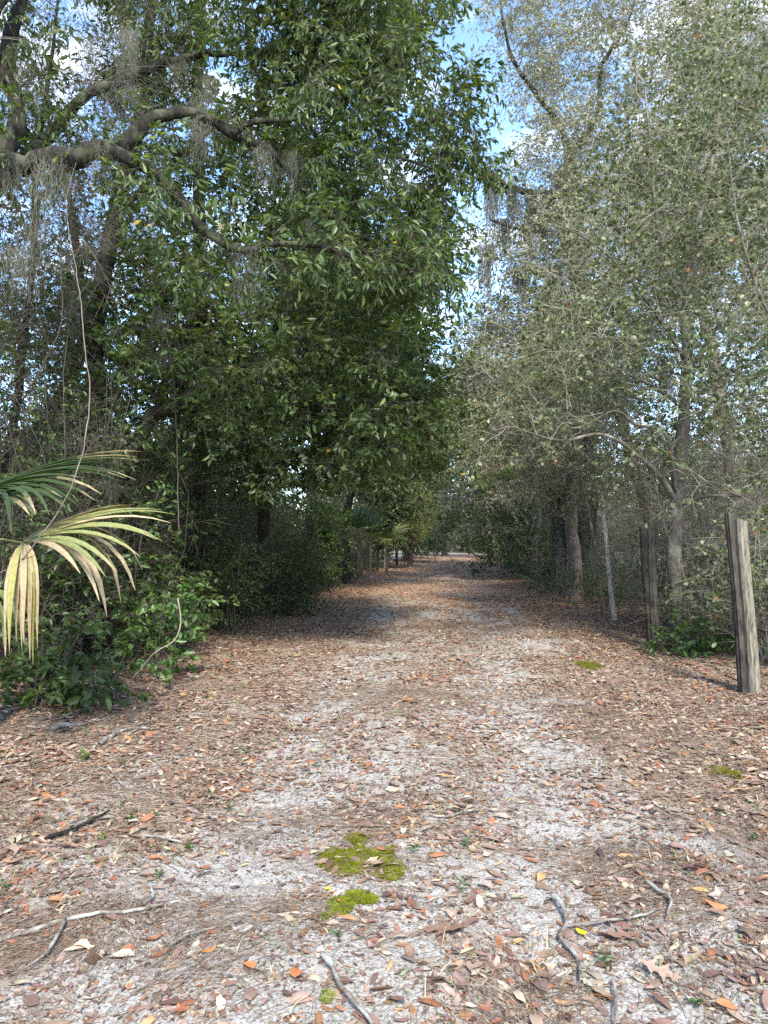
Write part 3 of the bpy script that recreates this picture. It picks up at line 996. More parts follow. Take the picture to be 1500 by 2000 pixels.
# farther left trees closing the canopy
far_left = [
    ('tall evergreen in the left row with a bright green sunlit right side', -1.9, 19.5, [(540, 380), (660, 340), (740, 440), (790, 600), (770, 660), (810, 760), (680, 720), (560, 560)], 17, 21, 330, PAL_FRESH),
    ('evergreen behind the low leafy boughs shading the left drive edge', -1.2, 24.5, [(600, 600), (840, 640), (880, 780), (860, 930), (740, 880), (620, 840)], 21, 26, 320, PAL_LAUREL),
    ('dark tree in the left row behind the forked trunk', -4.0, 15.5, [(240, 300), (560, 420), (620, 700), (560, 900), (380, 900), (250, 700)], 13.5, 17.5, 280, PAL_LAUREL),
    ('dim leafy tree far back on the left between two leaning trunks', -6.4, 15.0, [(20, 420), (240, 460), (300, 700), (250, 900), (80, 900), (-40, 700)], 13, 17, 190, PAL_DARK),
    ('mossy topmost tree standing behind the bent limb', -3.4, 13.5, [(120, -200), (540, -240), (580, 120), (520, 380), (320, 360), (160, 200)], 11.5, 15.5, 210, PAL_DARK),
]
for k, (lab, x, y, poly, d0, d1, n, pl) in enumerate(far_left):
    bb = gpt(x, y)
    A = region(r0, poly, d0, d1, n, 46, 0.55)
    top = A.mean(0)
    hi = A[np.argmax(A[:, 2])]
    tr = [([bb, bb * 0.65 + np.array([x, y, top[2]]) * 0.35, np.array([x * 0.6 + top[0] * 0.4, y * 0.6 + top[1] * 0.4, top[2]]), (top + hi) / 2 + np.array([0, 0, 0.6])], [0.15, 0.125, 0.10, 0.04])]
    tree(lab, bb, tr, A, 200 + k * 7, SP_OAK if d0 < 16 else SP_FAR, pl, nspray=3, size=1.0)

# ================================================================== RIGHT SIDE
# near sapling-like tree with pale stems
b = gpt(4.12, 10.35)
t6 = [([b, at(1326, 1130, 10.3), at(1326, 1000, 10.25), at(1333, 860, 10.2), at(1338, 740, 10.15), at(1336, 620, 10.1), at(1350, 500, 10.1), at(1378, 370, 10.1), at(1400, 240, 10.1), at(1415, 90, 10.1)],
       [0.115, 0.105, 0.10, 0.085, 0.07, 0.055, 0.045, 0.034, 0.024, 0.012]),
      (pix([(1322, 985, 10.25), (1290, 930, 10.0), (1250, 890, 9.8), (1180, 845, 9.6), (1100, 860, 9.4), (1020, 840, 9.3)]), [0.045, 0.04, 0.032, 0.022, 0.015, 0.008]),
      (pix([(1320, 960, 10.2), (1308, 870, 10.0), (1290, 838, 9.9), (1240, 825, 9.7), (1200, 800, 9.6), (1120, 835, 9.4), (1060, 790, 9.3)]), [0.03, 0.026, 0.022, 0.018, 0.014, 0.01, 0.006]),
      (pix([(1334, 985, 10.2), (1370, 972, 10), (1430, 968, 9.8), (1510, 972, 9.6), (1600, 960, 9.4)]), [0.03, 0.024, 0.02, 0.016, 0.01]),
      (pix([(1336, 650, 10.1), (1310, 540, 10), (1290, 460, 9.9), (1278, 380, 9.8), (1272, 290, 9.8), (1262, 200, 9.8)]), [0.04, 0.036, 0.03, 0.024, 0.018, 0.01]),
      (pix([(1337, 700, 10.1), (1290, 620, 9.9), (1210, 520, 9.7), (1150, 470, 9.6), (1080, 430, 9.5)]), [0.03, 0.025, 0.018, 0.013, 0.007]),
      (pix([(1338, 730, 10.1), (1400, 640, 10), (1450, 560, 9.8), (1510, 500, 9.6)]), [0.034, 0.027, 0.02, 0.012]),
      (pix([(1338, 800, 10.1), (1280, 760, 9.9), (1200, 720, 9.7), (1100, 680, 9.5), (1010, 700, 9.3)]), [0.026, 0.022, 0.016, 0.011, 0.006])]
A = np.vstack([region(r0, [(960, 620), (1100, 430), (1250, 250), (1400, 150), (1520, 160), (1540, 640), (1540, 980), (1400, 960), (1280, 900), (1100, 900), (980, 830)], 8.6, 11.6, 620, 110, 0.33),
               region(r0, [(1180, 120), (1500, 40), (1540, 420), (1240, 450)], 8.8, 11, 150, 30, 0.3)])
tree('young pale stemmed tree with sparse round leaves right of the drive', b, t6, A, 301, SP_ROUND, PAL_ROUND, name='young_tree', bark=M_BARK_PALE, leaf=M_LEAF_DULL, twig=TWIG_PALE,
     nspray=2, droop=0.05, rad_k=0.008, spread=0.8)

# branch reaching in from the right edge, darker leaves
b = gpt(5.9, 8.6)
t7 = [([b, b + np.array([0.05, 0, 2.0]), b + np.array([-0.1, 0, 4.0]), b + np.array([-0.3, 0, 6.0]), b + np.array([-0.4, 0, 8.2])], [0.14, 0.12, 0.10, 0.07, 0.03]),
      (pix([(1690, 900, 8.5), (1560, 720, 8.3), (1480, 560, 8.2), (1440, 420, 8.1), (1420, 260, 8.1)]), [0.03, 0.022, 0.017, 0.012, 0.005])]
A = np.vstack([region(r0, [(1400, 40), (1660, 0), (1680, 520), (1460, 460), (1420, 300)], 7.4, 9.4, 170, 28, 0.28), region(r0, [(1420, 560), (1640, 560), (1640, 1250), (1440, 1180)], 7.6, 9.4, 130, 30, 0.3)])
tree('round leaved tree partly outside the right edge of the photo', b, t7, A, 311, SP_ROUND, PAL_ROUND, name='young_tree', nspray=2, twig=TWIG_GREY, bark=M_BARK_PALE, leaf=M_LEAF_DULL)

# big mossy oak on the right, dark forked limbs against the sky
b = gpt(5.9, 23.0)
t8 = [([b, at(1122, 1000, 23), at(1118, 800, 23), at(1122, 600, 23), at(1122, 460, 23), at(1120, 370, 23), at(1112, 300, 23), at(1090, 240, 23), at(1045, 180, 22.6), at(1005, 125, 22.2), at(985, 60, 22), at(975, -20, 22)],
       [0.30, 0.26, 0.23, 0.20, 0.18, 0.155, 0.125, 0.095, 0.078, 0.06, 0.045, 0.025]),
      (pix([(1120, 375, 23), (1060, 376, 22.5), (1005, 364, 22), (960, 330, 21.6), (925, 293, 21.2), (912, 278, 21)]), [0.12, 0.10, 0.085, 0.065, 0.045, 0.02]),
      (pix([(1112, 300, 23), (1165, 220, 23), (1180, 120, 23.2), (1225, 50, 23.3), (1250, -40, 23.4)]), [0.11, 0.085, 0.065, 0.045, 0.025]),
      (pix([(1122, 450, 23), (1060, 410, 22.4), (1020, 440, 22), (960, 430, 21.5)]), [0.10, 0.08, 0.06, 0.025]),
      (pix([(1120, 420, 23), (1200, 330, 23.3), (1300, 240, 23.6), (1380, 120, 24)]), [0.10, 0.08, 0.055, 0.02])]
A = np.vstack([region(r0, [(950, 40), (980, -160), (1500, -200), (1540, 200), (1400, 400), (1180, 440), (1080, 460), (990, 410), (1030, 330), (1055, 240), (985, 130)], 20, 26, 1150, 240, 0.40),
               region(r0, [(1000, 360), (1150, 340), (1180, 560), (960, 540)], 20, 25, 190, 40, 0.45)])
tree('tall old oak on the right with dark forked limbs against the sky', b, t8, A, 321, SP_FINE, PAL_GREY, leaf=M_LEAF_DULL, twig=(0.13, 0.115, 0.095), nspray=2, size=1.6, rad_k=0.010, twig_scale=1.7, spread=0.8, leafless=0.05)

# the grey green mass on the right
right_mass = [
    ('grey green oak beyond the moss hung trunks on the right', 5.3, 27.0, [(960, 560), (1060, 480), (1160, 640), (1120, 900), (960, 950), (900, 820), (910, 690)], 23, 30, 520, PAL_GREY, 9.0),
    ('pale olive tree filling the gap above the moss hung trunks', 5.8, 17.0, [(960, 640), (1160, 560), (1260, 700), (1240, 950), (1080, 1000), (980, 900)], 14.5, 19, 430, PAL_OLIVE, 6),
    ('silvery tree crowding behind the young pale stemmed tree', 6.3, 14.0, [(1150, 430), (1400, 380), (1500, 640), (1440, 930), (1220, 940), (1130, 700)], 12.5, 17.5, 480, PAL_OLIVE, 6),
    ('tall grey twigged tree behind the right edge post pair', 8.0, 15.0, [(1320, 350), (1620, 300), (1640, 960), (1400, 980)], 12.5, 18, 380, PAL_GREY, 7),
    ('hazy crowned tree high on the right beyond the young tree', 9.5, 24.0, [(1200, 120), (1560, 60), (1600, 560), (1260, 560)], 20, 27, 420, PAL_GREY, 9),
    ('far leaning tree closing the right side of the drive tunnel', 6.2, 38.0, [(890, 700), (960, 640), (1040, 760), (1030, 960), (940, 1000), (880, 930)], 33, 42, 420, PAL_GREY, 9),
    ('low dense green tree beside the far bend on the right', 6.6, 31.0, [(930, 900), (1080, 900), (1090, 1060), (1000, 1080), (930, 1050)], 26, 34, 260, PAL_LAUREL, 5),
]
for k, (lab, x, y, poly, d0, d1, n, pl, _) in enumerate(right_mass):
    bb = gpt(x, y)
    A = region(r0, poly, d0, d1, n, 70, 0.55)
    top = A.mean(0); hi = A[np.argmax(A[:, 2])]
    tr = [([bb, bb * 0.6 + np.array([x, y, top[2]]) * 0.4 + np.array([0.1, 0, 0]), np.array([x * 0.6 + top[0] * 0.4, y * 0.6 + top[1] * 0.4, max(top[2], 1.6)]), (top + hi) / 2 + np.array([0, 0, 0.5])], [0.16, 0.13, 0.10, 0.04])]
    if k == 5:   # broken pale bough sticking out over the drive
        tr.append((pix([(1000, 985, 38), (935, 974, 37.6), (885, 966, 37.2), (846, 971, 36.8)]), [0.16, 0.15, 0.13, 0.11]))
        tr.append((pix([(960, 972, 37.8), (900, 958, 37.4), (852, 962, 37.0)]), [0.09, 0.085, 0.07]))
    tree(lab, bb, tr, A, 400 + k * 7, SP_FINE if d0 < 18 else SP_FAR, pl, leaf=M_LEAF_DULL, bark=M_BARK_PALE, twig=TWIG_GREY, nspray=3, twig_scale=1.6 if d0 < 18 else 2.4, leafless=0.12)

# trees that close the end of the drive
far_end = [
    ('broad dim tree closing the far end of the drive', 4.8, 60, 13, 4.0, PAL_DARK),
    ('grey tree standing right of the drive at its far bend', 9.6, 52, 12, 3.4, PAL_GREY),
    ('farthest tall tree seen under the leafy arch', 9.5, 84, 16, 5.5, PAL_LAUREL),
    ('shaded tree left of the far bend behind the dead palm skirt', 1.4, 47, 10, 3.0, PAL_LAUREL),
    ('far right pale tree behind the dark low tree', 12.5, 66, 15, 5.0, PAL_GREY),
    ('broad tree in the left field edge seen between trunks', -5.4, 29, 9, 3.0, PAL_LAUREL),
    ('left row tree beyond the fan palms', -0.9, 36, 9, 2.6, PAL_LAUREL),
]
for k, (lab, x, y, h, sp, pl) in enumerate(far_end):
    auto_tree(lab, x, y, h, 500 + k * 5, SP_FAR, pl, spread=sp, low=0.12, n=420, rad=0.22, leaf=M_LEAF_DULL, twig=TWIG_GREY, nspray=3, size=1.5, twig_scale=3.0)

# ================================================================== SHRUBS AND UNDERGROWTH
def shrub(label, x, y, h, w, seed, tpl, pal, n=60, stems=7, twig=TWIG_DARK, nspray=2, leaf=None, size=1.0, lean=(0, 0), cat='shrub', name='shrub', low=0.1):
    r = np.random.default_rng(seed)
    b = gpt(x, y, 0)
    root = thing(name, label, cat, b)
    skel = []
    gs = Geo()
    for k in range(stems):
        a = r.uniform(0, 6.283)
        e = b + np.array([math.cos(a) * w * r.uniform(0.2, 0.9) + lean[0], math.sin(a) * w * r.uniform(0.2, 0.9) + lean[1], h * r.uniform(0.6, 1)])
        p0 = b + np.array([r.normal(0, 0.06), r.normal(0, 0.06), -0.05])
        p, q = rough_limb(r, [p0, (p0 * 2 + e) / 3 + np.array([0, 0, h * 0.12]), e], [0.012, 0.009, 0.004], 0.1, 1.5)
        skel.append((p, q)); gs.tubes(p, q, 5, twig)
    u = unit(r.normal(0, 1, (n, 3))) * (r.random(n) ** 0.5)[:, None]
    A = b + np.array([lean[0], lean[1], h * 0.55]) + u * np.array([w, w, h * 0.5])
    A = A[A[:, 2] > b[2] + h * low]
    BP, BR, BD = grow(r, skel, A, 0.15, 0.007)
    gs.tubes(BP, BR, 3, twig)
    gl = Geo()
    N = len(BP)
    for s in range(nspray):
        D = BD * 0.5 + r.normal(0, 0.7, (N, 3))
        i = np.full(N, 6) if s == 0 else r.integers(3, 6, N)
        place_sprays(gs, gl, tpl, BP[np.arange(N), i], D, r.uniform(0.7, 1.2, N) * size, r, pal, twig)
    gs.build('stems', M_TWIG, root)
    gl.build('leaves', leaf or M_LEAF, root)
    return root


shrub('bright glossy shrub leaning over the litter below the drooping palmetto frond', -2.4, 8.1, 1.0, 0.42, 601, SP_BIG, PAL_FRESH, 34, lean=(0.15, -0.2), size=0.7)
shrub('broad leaved dark shrub at the left edge under the palmetto', -3.0, 6.6, 0.62, 0.42, 603, SP_BIG, PAL_LAUREL, 30, size=0.85)
shrub('low sprawling shrub with broad leaves at the bottom of the left thicket', -2.5, 6.75, 0.5, 0.42, 605, SP_BIG, PAL_LAUREL, 18, size=0.75)
shrub('dense dark shrub behind the dying palmetto frond', -3.3, 7.6, 1.5, 0.7, 607, SP_BROAD, PAL_DARK, 60)
shrub('dark shrub in front of the forked trunk', -2.75, 9.3, 1.3, 0.6, 609, SP_BROAD, PAL_LAUREL, 45)
shrub('twiggy shaded shrub midway along the left thicket', -2.3, 11.6, 1.6, 0.7, 611, SP_OAK, PAL_LAUREL, 60)
shrub('low green shrub spilling onto the drive before the small palmetto', -1.75, 14.6, 0.9, 0.6, 613, SP_OAK, PAL_LAUREL, 50)
shrub('rounded shrub left of the small palmetto clump', -2.1, 17.3, 1.5, 0.7, 615, SP_OAK, PAL_LAUREL, 90)
shrub('light green shrub just left of the green fan palm', -1.75, 21.0, 3.0, 0.75, 617, SP_OAK, PAL_FRESH, 150, size=1.2)
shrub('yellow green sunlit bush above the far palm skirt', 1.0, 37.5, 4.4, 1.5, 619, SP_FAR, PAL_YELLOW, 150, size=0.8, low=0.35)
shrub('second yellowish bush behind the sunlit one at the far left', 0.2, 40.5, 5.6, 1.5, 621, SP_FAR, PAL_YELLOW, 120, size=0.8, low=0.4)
shrub('dark hedge shrub at the near end of the far right bank', 6.0, 23.5, 2.0, 1.0, 623, SP_OAK, PAL_FRESH, 170, size=1.3)
shrub('dark hedge shrub midway along the far right bank', 6.5, 28.0, 2.3, 1.1, 625, SP_FAR, PAL_FRESH, 150, size=0.8)
shrub('dark hedge shrub nearest the far bend on the right', 8.1, 40.0, 3.0, 1.3, 627, SP_FAR, PAL_FRESH, 150, size=1.0)
shrub('straggly shrub behind the middle pair of posts', 4.6, 11.6, 1.7, 0.7, 629, SP_ROUND, PAL_ROUND, 45, twig=TWIG_PALE, leaf=M_LEAF_DULL)
shrub('leafy shrub filling the gap between young tree and right edge posts', 4.35, 8.9, 1.35, 0.65, 631, SP_ROUND, PAL_ROUND, 70, twig=TWIG_PALE, leaf=M_LEAF_DULL, nspray=2)
shrub('shrub with dark round leaves behind the right edge posts', 4.7, 8.1, 1.6, 0.6, 633, SP_ROUND, PAL_ROUND, 60, twig=TWIG_PALE, nspray=2, leaf=M_LEAF_DULL)
shrub('low green sprig at the foot of the young tree', 4.0, 9.7, 0.4, 0.35, 635, SP_BROAD, PAL_FRESH, 26)


def undergrowth(label, pos, hgt, seed, tpl, pal, twig, leaf, twigs_per=9, nsp=1, size=1.0, tscale=1.5, vertical=0.5):
    """a tangle of thin stems, twigs and leaves"""
    r = np.random.default_rng(seed)
    n = len(pos)
    K = 6
    t = np.linspace(0, 1, K)
    b = np.stack([pos[:, 0], pos[:, 1], gz(pos[:, 0], pos[:, 1]) - 0.03], 1)
    e = b + np.stack([r.normal(0, vertical, n), r.normal(0, vertical, n), hgt], 1)
    P = b[:, None] * (1 - t)[None, :, None] + e[:, None] * t[None, :, None]
    bow = r.normal(0, 0.22, (n, 2))
    P[:, :, :2] += bow[:, None] * np.sin(t * math.pi)[None, :, None]
    P[:, 1:] += r.normal(0, 0.05, (n, K - 1, 3))
    g = Geo(); gl = Geo()
    tw = np.array(twig) * r.uniform(0.6, 1.35, (n, 1))
    rr = r.uniform(0.004, 0.012, n) * tscale / 1.5
    g.tubes(P, rr[:, None] * np.linspace(1, 0.35, K)[None], 4, tw)
    m = n * twigs_per
    i = np.repeat(np.arange(n), twigs_per)
    f = r.uniform(0.12, 1.0, m) * (K - 1.001); j = f.astype(int); fr = (f - j)[:, None]
    O = P[i, j] * (1 - fr) + P[i, j + 1] * fr
    D = r.normal(0, 1, (m, 3)) + np.array([0, 0, 0.35])
    place_sprays(g, gl, tpl, O, D, r.uniform(0.5, 1.2, m) * size, r, pal, twig, twig_scale=tscale)
    # one mesh: wood and leaves carry their own colours
    base = g.n
    for v, q, c in zip(gl.v, gl.f, gl.c):
        g.add(v, q - 0, c) if False else None
    g.v += gl.v; g.f += [q + base for q in gl.f]; g.c += gl.c; g.n += gl.n
    o = g.build('undergrowth', leaf)
    tag(o, label, 'undergrowth', kind='stuff')
    return o


ru = np.random.default_rng(71)


def along(n, y0, y1, side, o0, o1):
    y = y0 * (y1 / y0) ** ru.random(n)
    o = ru.uniform(o0, o1, n)
    x = left_edge(y) - o if side < 0 else right_edge(y) + o
    return np.stack([x, y], 1)


p = along(620, 7.2, 36, -1, 0.25, 2.6)
undergrowth('dark tangle of thin stems and twigs under the left trees', p, ru.uniform(1.2, 4.2, len(p)), 711, SP_BARE, PAL_LAUREL, TWIG_DARK, M_LEAF, 7, tscale=1.6, vertical=0.35)
p = along(190, 8.5, 40, -1, 0.0, 1.4)
undergrowth('low dark leafy growth along the left edge of the drive', p, ru.uniform(0.3, 1.3, len(p)), 713, SP_OAK, PAL_LAUREL, TWIG_DARK, M_LEAF, 5, tscale=1.2)
p = along(430, 9.5, 40, 1, 0.25, 3.2)
p = p[~((p[:, 1] > 14.5) & (p[:, 1] < 21) & (p[:, 0] - right_edge(p[:, 1]) < 1.3))]
undergrowth('grey tangle of thin stems and twigs under the right trees', p, ru.uniform(1.2, 4.0, len(p)), 715, SP_BARE, PAL_OLIVE, TWIG_GREY, M_LEAF_DULL, 8, tscale=1.7, vertical=0.45)
p = along(230, 15, 44, 1, 0.0, 1.2)
undergrowth('low green growth along the right edge of the drive', p, ru.uniform(0.25, 0.9, len(p)), 717, SP_OAK, PAL_LAUREL, TWIG_GREY, M_LEAF_DULL, 5, tscale=1.2)

p = along(110, 8.8, 24, -1, 0.6, 3.4)
undergrowth('leafy vines and saplings tangled between the left trunks', p, ru.uniform(2.5, 6.5, len(p)), 721, SP_OAK, PAL_FRESH, TWIG_DARK, M_LEAF, 16, size=1.1, tscale=1.3, vertical=0.5)
p = np.stack([ru.uniform(-6.2, -3.2, 40), ru.uniform(7.2, 11.0, 40)], 1)
undergrowth('tangle of leafy vines behind the palmetto', p, ru.uniform(1.5, 5.5, len(p)), 723, SP_OAK, PAL_LAUREL, TWIG_DARK, M_LEAF, 14, size=0.95, tscale=1.2, vertical=0.5)

p = np.stack([ru.uniform(2.0, 15, 210), ru.uniform(72, 90, 210)], 1)
undergrowth('dim green growth closing the far end of the drive', p, ru.uniform(0.8, 5, 210), 725, SP_FAR, PAL_LAUREL, TWIG_GREY, M_LEAF_DULL, 12, size=1.0, tscale=3, vertical=0.6)

p = along(110, 7.4, 14, 1, 0.55, 2.9)
undergrowth('pale bare twigs tangled between and behind the right fence posts', p, ru.uniform(0.8, 3.0, len(p)), 727, SP_BARE, PAL_OLIVE, TWIG_PALE, M_LEAF_DULL, 9, size=0.9, tscale=1.2, vertical=0.45)

p = along(120, 8.6, 24, -1, 0.25, 1.9)
undergrowth('mid green leafy sprouts filling the left thicket', p, ru.uniform(0.9, 3.6, len(p)), 729, SP_BROAD, PAL_FRESH, TWIG_DARK, M_LEAF, 10, size=0.9, tscale=1.2, vertical=0.4)

# distant woods beyond the fields
pw = np.vstack([np.stack([ru.uniform(-70, -14, 260), ru.uniform(50, 95, 260)], 1), np.stack([ru.uniform(18, 80, 260), ru.uniform(45, 95, 260)], 1), np.stack([ru.uniform(-8, 26, 160), ru.uniform(80, 110, 160)], 1)])
SP_WOOD = sprays(rk, 6, 2.4, 46, 0.42, 0.24, 3, 0.2, 1.1)
o = undergrowth('hazy far woods beyond the fields on both sides', pw, ru.uniform(3.5, 11, len(pw)), 719, SP_WOOD, PAL_OLIVE, TWIG_GREY, M_LEAF_DULL, 14, tscale=8, vertical=0.8)
o.name = 'far_woods'; o['category'] = 'woods'

# ================================================================== FAN PALMS
def frond(root, hub, axis, nrm, seed, nseg=26, length=0.95, spread=1.9, droop=0.6, width=0.036, col=None, stem_from=None, K=9, split=0.35, stem_r=0.008, skew=0.0):
    """one fan leaf: stalk, and a blade of folded strips that radiate and droop"""
    r = np.random.default_rng(seed)
    hub = np.asarray(hub, float); axis = unit(axis); nrm = unit(np.asarray(nrm, float) - axis * np.dot(nrm, axis)); side = np.cross(nrm, axis)
    g = Geo()
    for k in range(nseg):
        u = (k + 0.5) / nseg * 2 - 1
        a = u * spread / 2 + r.normal(0, 0.02) + skew
        d = unit(axis * math.cos(a) + side * math.sin(a) + nrm * 0.10 * (1 - u * u))
        Ls = length * (1 - 0.30 * u * u) * r.uniform(0.88, 1.06)
        dr = droop * r.uniform(0.6, 1.5)
        cr_ = col(r, u) if col else np.array([0.06, 0.11, 0.04])
        if isinstance(cr_, tuple) and len(cr_) == 3 and cr_[0] == 'hang':
            dr = cr_[2]; cr_ = cr_[1]
        cr_ = np.asarray(cr_, float)
        p = hub.copy(); pts = [p.copy()]; dirs = [d.copy()]
        st = Ls / (K - 1)
        for i in range(K - 1):
            fr = i / (K - 1)
            d = unit(d + np.array([0, 0, -1.0]) * dr * st * (0.5 + 2.6 * fr))
            p = p + d * st; pts.append(p.copy()); dirs.append(d.copy())
        pts = np.array(pts); dirs = np.array(dirs)
        sd_ = unit(np.cross(np.broadcast_to(nrm, dirs.shape), dirs)); nn = np.cross(dirs, sd_)
        t = np.linspace(0, 1, K)
        w = width * np.interp(t, [0, 0.12, 0.45, 0.8, 1], [0.25, 0.6, 1.0, 0.62, 0.06])
        Lft = pts + sd_ * w[:, None] * 0.5 + nn * w[:, None] * 0.22
        Rgt = pts - sd_ * w[:, None] * 0.5 + nn * w[:, None] * 0.22
        V = np.stack([Lft, pts, Rgt], 1)
        idx = np.arange(K * 3).reshape(K, 3)
        q = np.concatenate([np.stack([idx[:-1, 0], idx[:-1, 1], idx[1:, 1], idx[1:, 0]], -1), np.stack([idx[:-1, 1], idx[:-1, 2], idx[1:, 2], idx[1:, 1]], -1)])
        tipc = np.array([0.36, 0.29, 0.18])
        tm = (t[:-1] + t[1:]) / 2
        amt = np.clip((tm - r.uniform(0.55, 1.1)) * 3, 0, 0.9)[:, None]
        cc = cr_[None] * (1 - amt) + tipc[None] * amt
        g.add(V, q, np.vstack([cc, cc * 0.92]))
    blade = g.build('frond_blade', M_PALM, root)
    if stem_from is not None:
        gs = Geo()
        s0 = np.asarray(stem_from, float)
        mid = (s0 + hub) / 2 + np.array([0, 0, 0.12 * np.linalg.norm(hub - s0)])
        P, Q = resample([s0, mid, hub], [stem_r * 1.5, stem_r, stem_r * 0.7], 0.08)
        gs.tubes(P, Q, 6, (0.16, 0.19, 0.06))
        gs.build('frond_stalk', M_PALM, root, smooth_=True)
    return blade


GREEN = lambda r, u: np.array([0.034, 0.055, 0.018]) * r.uniform(0.8, 1.3)


def DYING(r, u):
    tan = np.array([0.34, 0.27, 0.17]) * r.uniform(0.8, 1.15)
    yel = np.array([0.27, 0.25, 0.09]) * r.uniform(0.8, 1.2)
    grn = np.array([0.20, 0.215, 0.085]) * r.uniform(0.8, 1.2)
    if u < -0.46:
        return ('hang', tan if r.random() < 0.75 else yel, r.uniform(3.0, 6.0))
    if r.random() < 0.18:
        return ('hang', tan, r.uniform(1.2, 2.2))
    return ('hang', grn if r.random() < 0.55 else (yel if r.random() < 0.5 else tan), r.uniform(0.34, 0.52))


pb = gpt(-2.95, 5.75, 0)
pal_root = thing('palmetto', 'large palmetto at the left edge with one dying tan and yellow frond', 'palmetto', pb)
g = Geo()
P, Q = resample([pb + np.array([-0.15, 0, -0.05]), pb + np.array([-0.1, 0, 0.5]), pb + np.array([-0.12, 0.05, 1.15])], [0.13, 0.12, 0.07], 0.06)
g.tubes(P, Q * (1 + 0.15 * np.sin(np.arange(len(Q)) * 2.3)), 10, (0.1, 0.08, 0.06))
g.build('trunk', M_BARK_RED, pal_root, smooth_=True)
crown0 = pb + np.array([-0.12, 0.05, 1.1])
frond(pal_root, at(45, 1060, 5.1), (1.0, -0.05, 0.30), (-0.26, -0.34, 0.90), 811, 34, 1.02, 3.2, 0.6, 0.050, DYING, at(-70, 1082, 5.25))
frond(pal_root, at(-40, 960, 5.3), (1.0, 0.10, 0.34), (-0.30, -0.32, 0.90), 813, 34, 1.12, 2.0, 0.32, 0.052, GREEN, crown0)
frond(pal_root, at(0, 968, 5.0), (0.75, -0.3, 0.30), (-0.2, -0.3, 0.9), 817, 9, 0.62, 2.6, 2.4, 0.036, GREEN, crown0)
frond(pal_root, at(-20, 1150, 5.2), (0.3, -0.2, -0.2), (0.5, -0.6, 0.5), 820, 7, 0.55, 1.8, 3.0, 0.032, lambda r, u: np.array([0.13, 0.16, 0.05]) * r.uniform(0.6, 1.3), crown0)


def fan_palm(label, x, y, hgt, n, length, seed, skirt=0, rad=0.1, cols=GREEN, cat='palm', name='fan_palm'):
    r = np.random.default_rng(seed)
    b = gpt(x, y, 0)
    root = thing(name, label, cat, b)
    g = Geo()
    P, Q = resample([b + np.array([0, 0, -0.05]), b + np.array([0.03, 0, hgt * 0.5]), b + np.array([0, 0, hgt])], [rad * 1.1, rad, rad * 0.8], 0.08)
    g.tubes(P, Q * (1 + 0.14 * np.sin(np.arange(len(Q)) * 2.1)), 10, (0.1, 0.08, 0.06))
    g.build('trunk', M_BARK_RED, root, smooth_=True)
    top = b + np.array([0, 0, hgt])
    for k in range(n):
        a = k / n * 6.283 + r.uniform(-0.3, 0.3); el = r.uniform(0.15, 1.1)
        d = np.array([math.cos(a) * math.cos(el), math.sin(a) * math.cos(el), math.sin(el)])
        nn = np.array([-math.cos(a) * math.sin(el), -math.sin(a) * math.sin(el), math.cos(el)])
        frond(root, top + d * length * 0.6, d, nn, seed + k + 1, 22, length, 2.4, 0.5, 0.04 * length, cols, top, K=6)
    for k in range(skirt):
        a = k / skirt * 6.283
        d = np.array([math.cos(a) * 0.5, math.sin(a) * 0.5, -0.85])
        frond(root, top + d * 0.35, d, np.array([math.cos(a), math.sin(a), 0.5]), seed + 50 + k, 14, length * 1.1, 1.3, 1.5, 0.035, lambda r, u: np.array([0.16, 0.12, 0.085]) * r.uniform(0.5, 1.3), top, K=5)
    return root


fan_palm('dark green fan palm by the left fence posts', -0.85, 26.0, 1.3, 11, 1.1, 831, rad=0.11, cols=lambda r, u: np.array([0.075, 0.125, 0.055]) * r.uniform(0.7, 1.4))
fan_palm('smaller yellowing fan palm right of the dark fan palm', 0.1, 31.5, 1.15, 10, 0.95, 851, rad=0.07, cols=lambda r, u: np.array([0.22, 0.25, 0.09]) * r.uniform(0.7, 1.4))
fan_palm('palm with a thick skirt of dead hanging fronds at the far left', 1.3, 38.5, 2.4, 9, 1.1, 871, skirt=16, rad=0.16)
fan_palm('low palmetto clump at the foot of the left thicket', -1.75, 15.6, 0.22, 6, 0.62, 901, rad=0.08, cat='palmetto', name='palmetto')

# ================================================================== POSTS
M_POST_DARK = post_mat('dark_post_wood', (0.012, 0.010, 0.009), (0.058, 0.049, 0.042), (0.085, 0.09, 0.06))
M_POST_PALE = post_mat('pale_post_wood', (0.055, 0.046, 0.036), (0.22, 0.195, 0.155), (0.15, 0.155, 0.10))
M_POST_WHITE = post_mat('bleached_post_wood', (0.16, 0.14, 0.12), (0.50, 0.46, 0.40), (0.40, 0.37, 0.32))


